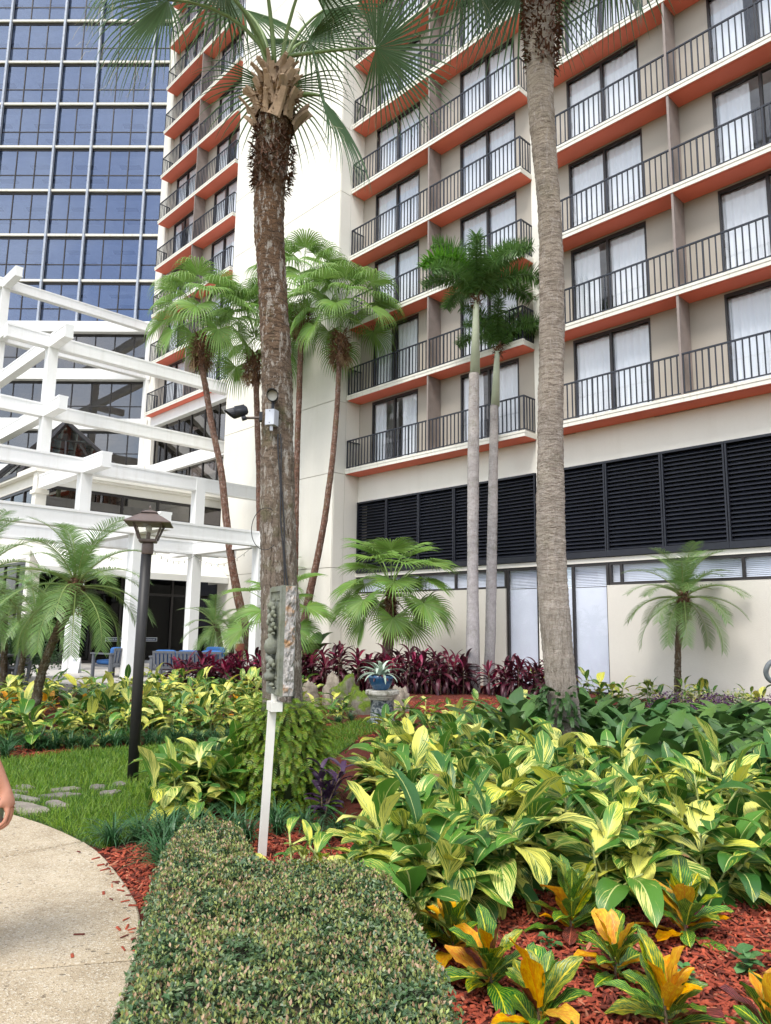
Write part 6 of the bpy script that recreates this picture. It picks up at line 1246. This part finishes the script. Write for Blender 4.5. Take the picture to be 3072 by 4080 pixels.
# ================================================================== terrace furniture
M_GREY = plain('grey_slat', (0.135, 0.145, 0.165), 0.6, 0.12, 4); M_CUSH = plain('blue_cushion', (0.035, 0.125, 0.34), 0.85, 0.12, 5, 0.2); T0 = 0.2
def cushion(b, x0, x1, y0, y1, z0, z1):
    cx, cy, cz = (x0 + x1) / 2, (y0 + y1) / 2, (z0 + z1) / 2; hx, hy, hz_ = (x1 - x0) / 2, (y1 - y0) / 2, (z1 - z0) / 2; vs, fs = [], []; n, m = 16, 8
    for i in range(m + 1):
        th = math.pi * i / m
        for j in range(n):
            ph = 2 * math.pi * j / n; f = lambda v: math.copysign(abs(v) ** 0.35, v); vs.append((cx + hx * f(math.sin(th)) * f(math.cos(ph)), cy + hy * f(math.sin(th)) * f(math.sin(ph)), cz + hz_ * f(math.cos(th))))
    fs = [(i * n + j, i * n + (j + 1) % n, (i + 1) * n + (j + 1) % n, (i + 1) * n + j) for i in range(m) for j in range(n)]; b.add(vs, fs)
def lounge(name, label, cat, loc, rz, seats, group=None):
    """seen from behind: slatted back towards -y"""
    o = thing(name, label, cat, loc, rz, group); w_ = 0.62 * seats + 0.12
    for x in (0, w_ - 0.07):
        for y in (0.0, 0.72): MB().box(x, x + 0.07, y, y + 0.07, 0, 0.62).build('leg', M_GREY, o)
        MB().box(x - 0.02, x + 0.09, -0.02, 0.85, 0.62, 0.66).build('armrest', M_GREY, o)
    MB().box(0.071, w_ - 0.071, 0.03, 0.80, 0.28, 0.34).build('seat_frame', M_GREY, o)
    for s in range(seats):
        x0 = 0.07 + s * 0.62; b = MB(); b.obox((x0 + 0.31, -0.03, 0.76), (0.295, 0, 0), (0, 0.02, 0), (0, -0.004, 0.03)); b.obox((x0 + 0.31, 0.03, 0.36), (0.295, 0, 0), (0, 0.02, 0), (0, -0.004, 0.03)); b.build('back_rail', M_GREY, o)
        for i in range(6): MB().obox((x0 + 0.05 + i * 0.104, 0.0, 0.56), (0.036, 0, 0), (0, 0.010, 0), (0, -0.028, 0.168)).build('slat', M_GREY, o)
        b = MB(); cushion(b, x0 + 0.02, x0 + 0.60, 0.03, 0.19, 0.42, 0.82); b.build('back_cushion', M_CUSH, o, True)
        b = MB(); cushion(b, x0 + 0.02, x0 + 0.60, 0.12, 0.78, 0.34, 0.47); b.build('seat_cushion', M_CUSH, o, True)
    return o
lounge('garden_sofa', 'grey slatted garden sofa with blue cushions seen from behind', 'sofa', (-6.12, 19.7, T0 - 0.03), R(-4), 3)
lounge('garden_armchair', 'grey slatted armchair with a bulging blue cushion between two columns', 'armchair', (-7.36, 20.3, T0), R(58), 1)
lounge('garden_armchair', 'blue cushioned armchair showing above the red ti plants', 'armchair', (-4.6, 22.4, T0), R(176), 1)
tb = thing('low_table', 'low grey table between the terrace sofa and the armchair', 'table', (-6.5, 21.2, T0)); MB().box(-0.5, 0.5, -0.35, 0.35, 0.38, 0.43).build('table_top', M_GREY, tb)
for x in (-0.42, 0.42):
    for y in (-0.28, 0.28): MB().box(x - 0.035, x + 0.035, y - 0.035, y + 0.035, 0, 0.379).build('leg', M_GREY, tb)
bt = thing('bottle', 'small bottle standing on the low terrace table', 'bottle', (-6.1, 21.0, T0 + 0.431)); MB().lathe([(0.032, 0), (0.034, 0.02), (0.034, 0.14), (0.014, 0.19), (0.014, 0.22)], 12).build('body', plain('bottle_glass', (0.05, 0.12, 0.10), 0.15), bt, True); MB().lathe([(0.016, 0.221), (0.016, 0.24)], 10).build('cap', M_PW, bt)
dc = thing('dining_chair', 'grey ladder back chair at the table on the left', 'chair', (-8.45, 17.3, T0), R(-105))
for x in (-0.2, 0.2):
    MB().obox((x, 0.22, 0.43), (0.02, 0, 0), (0, 0.03, 0), (0, 0.05, 0.43)).build('back_post', M_GREY, dc); MB().box(x - 0.02, x + 0.02, -0.22, -0.17, 0, 0.40).build('leg', M_GREY, dc)
for z in (0.52, 0.60, 0.68, 0.76, 0.83): MB().obox((0, 0.225 + (z - 0.43) * 0.116, z), (0.178, 0, 0), (0, 0.01, 0), (0, 0.004, 0.027)).build('back_slat', M_GREY, dc)
MB().box(-0.23, 0.23, -0.26, 0.19, 0.401, 0.44).build('seat', M_GREY, dc); MB().box(-0.179, 0.179, -0.2, -0.18, 0.32, 0.38).build('apron', M_GREY, dc)
dt = thing('dining_table', 'grey trestle table cut by the left picture edge', 'table', (-9.35, 17.5, T0), R(5)); MB().box(-0.75, 0.75, -0.5, 0.5, 0.66, 0.705).build('table_top', M_GREY, dt)
for x in (-0.55, 0.55):
    b = MB(); b.beam((x - 0.01, -0.32, 0), (x + 0.01, 0.30, 0.655), 0.07, 0.06); b.beam((x + 0.075, 0.32, 0), (x + 0.095, -0.30, 0.655), 0.07, 0.06); b.build('trestle', M_GREY, dt)
sg = thing('folding_sign', 'small white folding sign standing at the foot of the first white column', 'sign', (-9.15, 22.3, T0), R(0)); M_SGN = plain('sign_plastic', (0.80, 0.81, 0.82), 0.4, 0.04)
MB().obox((0, 0, 0.22), (0.15, 0, 0), (0, 0.008, 0), (0, 0.06, 0.22)).build('front_board', M_SGN, sg); MB().obox((0, 0.15, 0.22), (0.15, 0, 0), (0, 0.008, 0), (0, -0.06, 0.22)).build('back_board', M_SGN, sg)
M_INK = plain('sign_ink', (0.10, 0.12, 0.16), 0.6)
b = MB(); b.obox((0.0, 0.026, 0.37), (0.06, 0, 0), (0, 0.003, 0), (0, 0.009, 0.035)); b.build('symbol', plain('sign_grey', (0.42, 0.44, 0.46), 0.6), sg)
link('lettering', text_mesh('CAUTION', 0.055, M_INK), sg, (0, -0.0095, 0.215), (R(75), 0, 0))
wb2 = thing('wooden_bollard', 'square red brown wooden bollard with a flat cap by the ti plants', 'bollard', (-4.2, 22.0, 0)); M_WOOD = plain('red_wood', (0.20, 0.065, 0.035), 0.7, 0.25, 10)
MB().box(-0.085, 0.085, -0.085, 0.085, 0, 0.92).build('post', M_WOOD, wb2); MB().box(-0.12, 0.12, -0.12, 0.12, 0.921, 1.13).build('cap', M_WOOD, wb2)
# string of bulbs under the pergola
st = thing('string_lights', 'string of small clear bulbs sagging below the pergola beam', 'string lights', HF(-21.7, 11.4, 3.6)); A_ = HF(-19.9, 9.5, 4.1); B_ = HF(-23.6, 13.3, 4.1); C_ = HF(-19.9, 13.2, 4.12); org = HF(-21.7, 11.4, 3.6)
for P0, P1 in ((A_, B_), (B_, C_)):
    pts = [P0.lerp(P1, i / 18) - Vector((0, 0, 0.42 * 4 * (i / 18) * (1 - i / 18))) - org for i in range(19)]; MB().tube(pts, 0.006, 5).build('wire', M_CABLE, st)
    for i in range(2, 18, 2): MB().lathe([(0.014, 0.0), (0.014, -0.02), (0.024, -0.05), (0.02, -0.075), (0.004, -0.085)], 8, tuple(pts[i])).build('bulb', M_LENS, st, True)
sc_ = thing('security_camera', 'small white dome camera on the wall beside the storefront', 'camera', HF(-27.88, 17.22, 3.12)); MB().lathe([(0.075, 0.0), (0.08, -0.02), (0.08, -0.09), (0.06, -0.14), (0.02, -0.17)], 16, tuple(EX * 0.11)).build('housing', M_SGN, sc_, True)
b = MB(); b.beam((0, 0, -0.05), tuple(EX * 0.10 + Vector((0, 0, -0.05))), 0.04, 0.04); b.build('bracket', M_SGN, sc_); MB().lathe([(0.03, 0.0), (0.032, -0.04), (0.01, -0.06)], 12, tuple(EX * 0.175 - EY * 0.02 + Vector((0, 0, -0.06)))).build('lens', M_FLD, sc_, True)

# ================================================================== the person at the left edge (only hand and forearm reach into the picture)
def skin_obj(name, chains, mat, parent, sub=2, root=0):
    """chains: lists of (x, y, z, radius); each chain hangs on the first vertex equal to its start"""
    vs, es, rd, key = [], [], [], {}
    for ch in chains:
        prev = None
        for x, y, z, q in ch:
            k = (round(x, 4), round(y, 4), round(z, 4))
            if k not in key: key[k] = len(vs); vs.append((x, y, z)); rd.append(q)
            i = key[k]
            if prev is not None and prev != i: es.append((prev, i))
            prev = i
    me = bpy.data.meshes.new(name); me.from_pydata(vs, es, []); o = bpy.data.objects.new(name, me); COL.objects.link(o); md = o.modifiers.new('skin', 'SKIN'); md.use_smooth_shade = True
    for i, sv in enumerate(me.skin_vertices[0].data): sv.radius = (rd[i], rd[i]); sv.use_root = (i == root)
    s2 = o.modifiers.new('sub', 'SUBSURF'); s2.levels = sub; s2.render_levels = sub
    dg = bpy.context.evaluated_depsgraph_get(); nm = bpy.data.meshes.new_from_object(o.evaluated_get(dg)); bpy.data.objects.remove(o); nm.materials.clear(); nm.materials.append(mat); nm.name = name
    nm.polygons.foreach_set('use_smooth', [True] * len(nm.polygons)); return link(name, nm, parent)
t = NT('skin'); M_SKIN = t.done(t.principled(t.ramp(t.noise(14, 4), [(0.3, (0.42, 0.185, 0.115)), (0.7, (0.52, 0.25, 0.165))]), 0.5, t.bump(t.noise(90, 3), 0.1, 0.003), **{'Subsurface Weight': 0.1, 'Subsurface Radius': (0.02, 0.008, 0.004)}))
M_SHIRT = plain('shirt_cloth', (0.10, 0.14, 0.22), 0.9, 0.1); M_SHORT = plain('shorts_cloth', (0.20, 0.17, 0.13), 0.9, 0.1); M_SHOE = plain('shoe', (0.55, 0.54, 0.52), 0.7); M_HAIR = plain('hair', (0.06, 0.04, 0.025), 0.7)
pe = thing('person', 'person walking on the path, only a bare forearm and hand showing at the left edge', 'person', (-2.105, 3.52, 0.036))
AX = 0.0
arm_r = [(0, 0, 1.38, .13), (.17, 0, 1.43, .075), (.23, 0.0, 1.38, .055), (.235, -.03, 1.12, .043), (.255, -.02, 1.06, .040), (.315, .02, 0.93, .037), (.368, .035, 0.83, .026)]
hand = (.392, .035, 0.765, .030)
def fing(a, b_, c_, d_, q): return [hand, (*a, q), (*b_, q * .95), (*c_, q * .9), (*d_, q * .72)]
fr_ = [fing((.408, .010, .715), (.402, .000, .680), (.380, -.006, .660), (.355, -.008, .655), .0098), fing((.412, .030, .708), (.405, .025, .668), (.380, .020, .648), (.352, .018, .645), .0100), fing((.408, .050, .712), (.400, .048, .674), (.377, .044, .655), (.352, .042, .652), .0096), fing((.398, .068, .722), (.390, .068, .690), (.370, .064, .675), (.352, .060, .672), .0085)]
thumb = [hand, (.372, .000, .755, .0125), (.352, -.018, .728, .0115), (.340, -.020, .700, .0098)]
arm_l = [(0, 0, 1.38, .13), (-.17, 0, 1.43, .075), (-.23, 0.0, 1.38, .055), (-.26, -.02, 1.12, .042), (-.275, .0, 1.06, .039), (-.285, .06, 0.93, .036), (-.29, .10, 0.83, .026), (-.292, .115, 0.77, .030)]
hl = (-.292, .115, 0.77, .030); fl_ = [[hl, (-.292 + dx, .125 + dy, .70, .0098), (-.285 + dx, .128 + dy, .655, .0092), (-.272 + dx, .125 + dy, .625, .007)] for dx, dy in ((0, -.03), (0, -.01), (0, .01), (0, .03))] + [[hl, (-.268, .09, .735, .012), (-.255, .08, .70, .009)]]
spine = [(0, 0, 0.96, .14), (0, -.01, 1.12, .125), (0, 0, 1.38, .13), (0, .01, 1.50, .055), (0, .02, 1.57, .052), (0, .02, 1.64, .085), (0, .02, 1.70, .088), (0, .02, 1.745, .06)]
leg = lambda s, k: [(0, 0, 0.96, .14), (s * .095, 0, .88, .098), (s * .10, k * .12, .50, .062), (s * .10, k * .10, .44, .058), (s * .10, -k * .02, .30, .055), (s * .10, -k * .10, .09, .038), (s * .105, -k * .10 + .04, .045, .040), (s * .11, -k * .10 + .15, .032, .034)]
skin_obj('body', [spine, arm_r + [hand], arm_l, leg(1, 1), leg(-1, -1)] + fr_ + [thumb] + fl_, M_SKIN, pe)
skin_obj('shirt', [[(0, 0, 0.90, .155), (0, -.01, 1.12, .142), (0, 0, 1.38, .145), (0, .008, 1.47, .075)], [(0, 0, 1.38, .145), (.17, 0, 1.43, .09), (.235, 0, 1.375, .074), (.268, -.012, 1.22, .066)], [(0, 0, 1.38, .145), (-.17, 0, 1.43, .09), (-.235, 0, 1.375, .074), (-.252, -.012, 1.22, .066)]], M_SHIRT, pe)
skin_obj('shorts', [[(0, 0, 0.97, .152), (.098, 0, .88, .115), (.10, .11, .54, .088)], [(0, 0, 0.97, .152), (-.098, 0, .88, .115), (-.10, -.11, .54, .088)]], M_SHORT, pe)
for s, k in ((1, 1), (-1, -1)): skin_obj('shoe', [[(s * .105, -k * .10 - .04, .042, .046), (s * .105, -k * .10 + .04, .045, .048), (s * .11, -k * .10 + .17, .036, .040)]], M_SHOE, pe)
b = MB(); b.add(*blob((0, .008, 1.695), .108, 4, (.92, 1.02, 1.0))); b.build('hair', M_HAIR, pe, True)
for s in (-1, 1): b = MB(); b.add(*blob((s * .088, .02, 1.655), .026, 2, (.4, .8, 1.2))); b.build('ear', M_SKIN, pe, True); b = MB(); b.add(*blob((s * .032, .098, 1.665), .011, 2, (1, .6, .7))); b.build('eye', M_SHOE, pe, True)
b = MB(); b.add(*blob((0, .112, 1.635), .018, 3, (.7, 1, 1.3))); b.build('nose', M_SKIN, pe, True); b = MB(); b.add(*blob((0, .102, 1.598), .018, 3, (1.3, .5, .35))); b.build('mouth', plain('lips', (0.35, 0.10, 0.08), 0.5), pe, True)
ph = thing('phone', 'silver edged phone held in the hand at the left edge', 'phone', (-2.105 + 0.362, 3.52 + 0.03, 0.036 + 0.70), R(8)); MB().box(-0.006, 0.006, -0.038, 0.038, -0.055, 0.085).build('case', plain('silver_case', (0.6, 0.61, 0.65), 0.3, 0.05, metal=0.5), ph); MB().box(-0.0075, -0.0061, -0.034, 0.034, -0.050, 0.080).build('screen', M_FLD, ph)
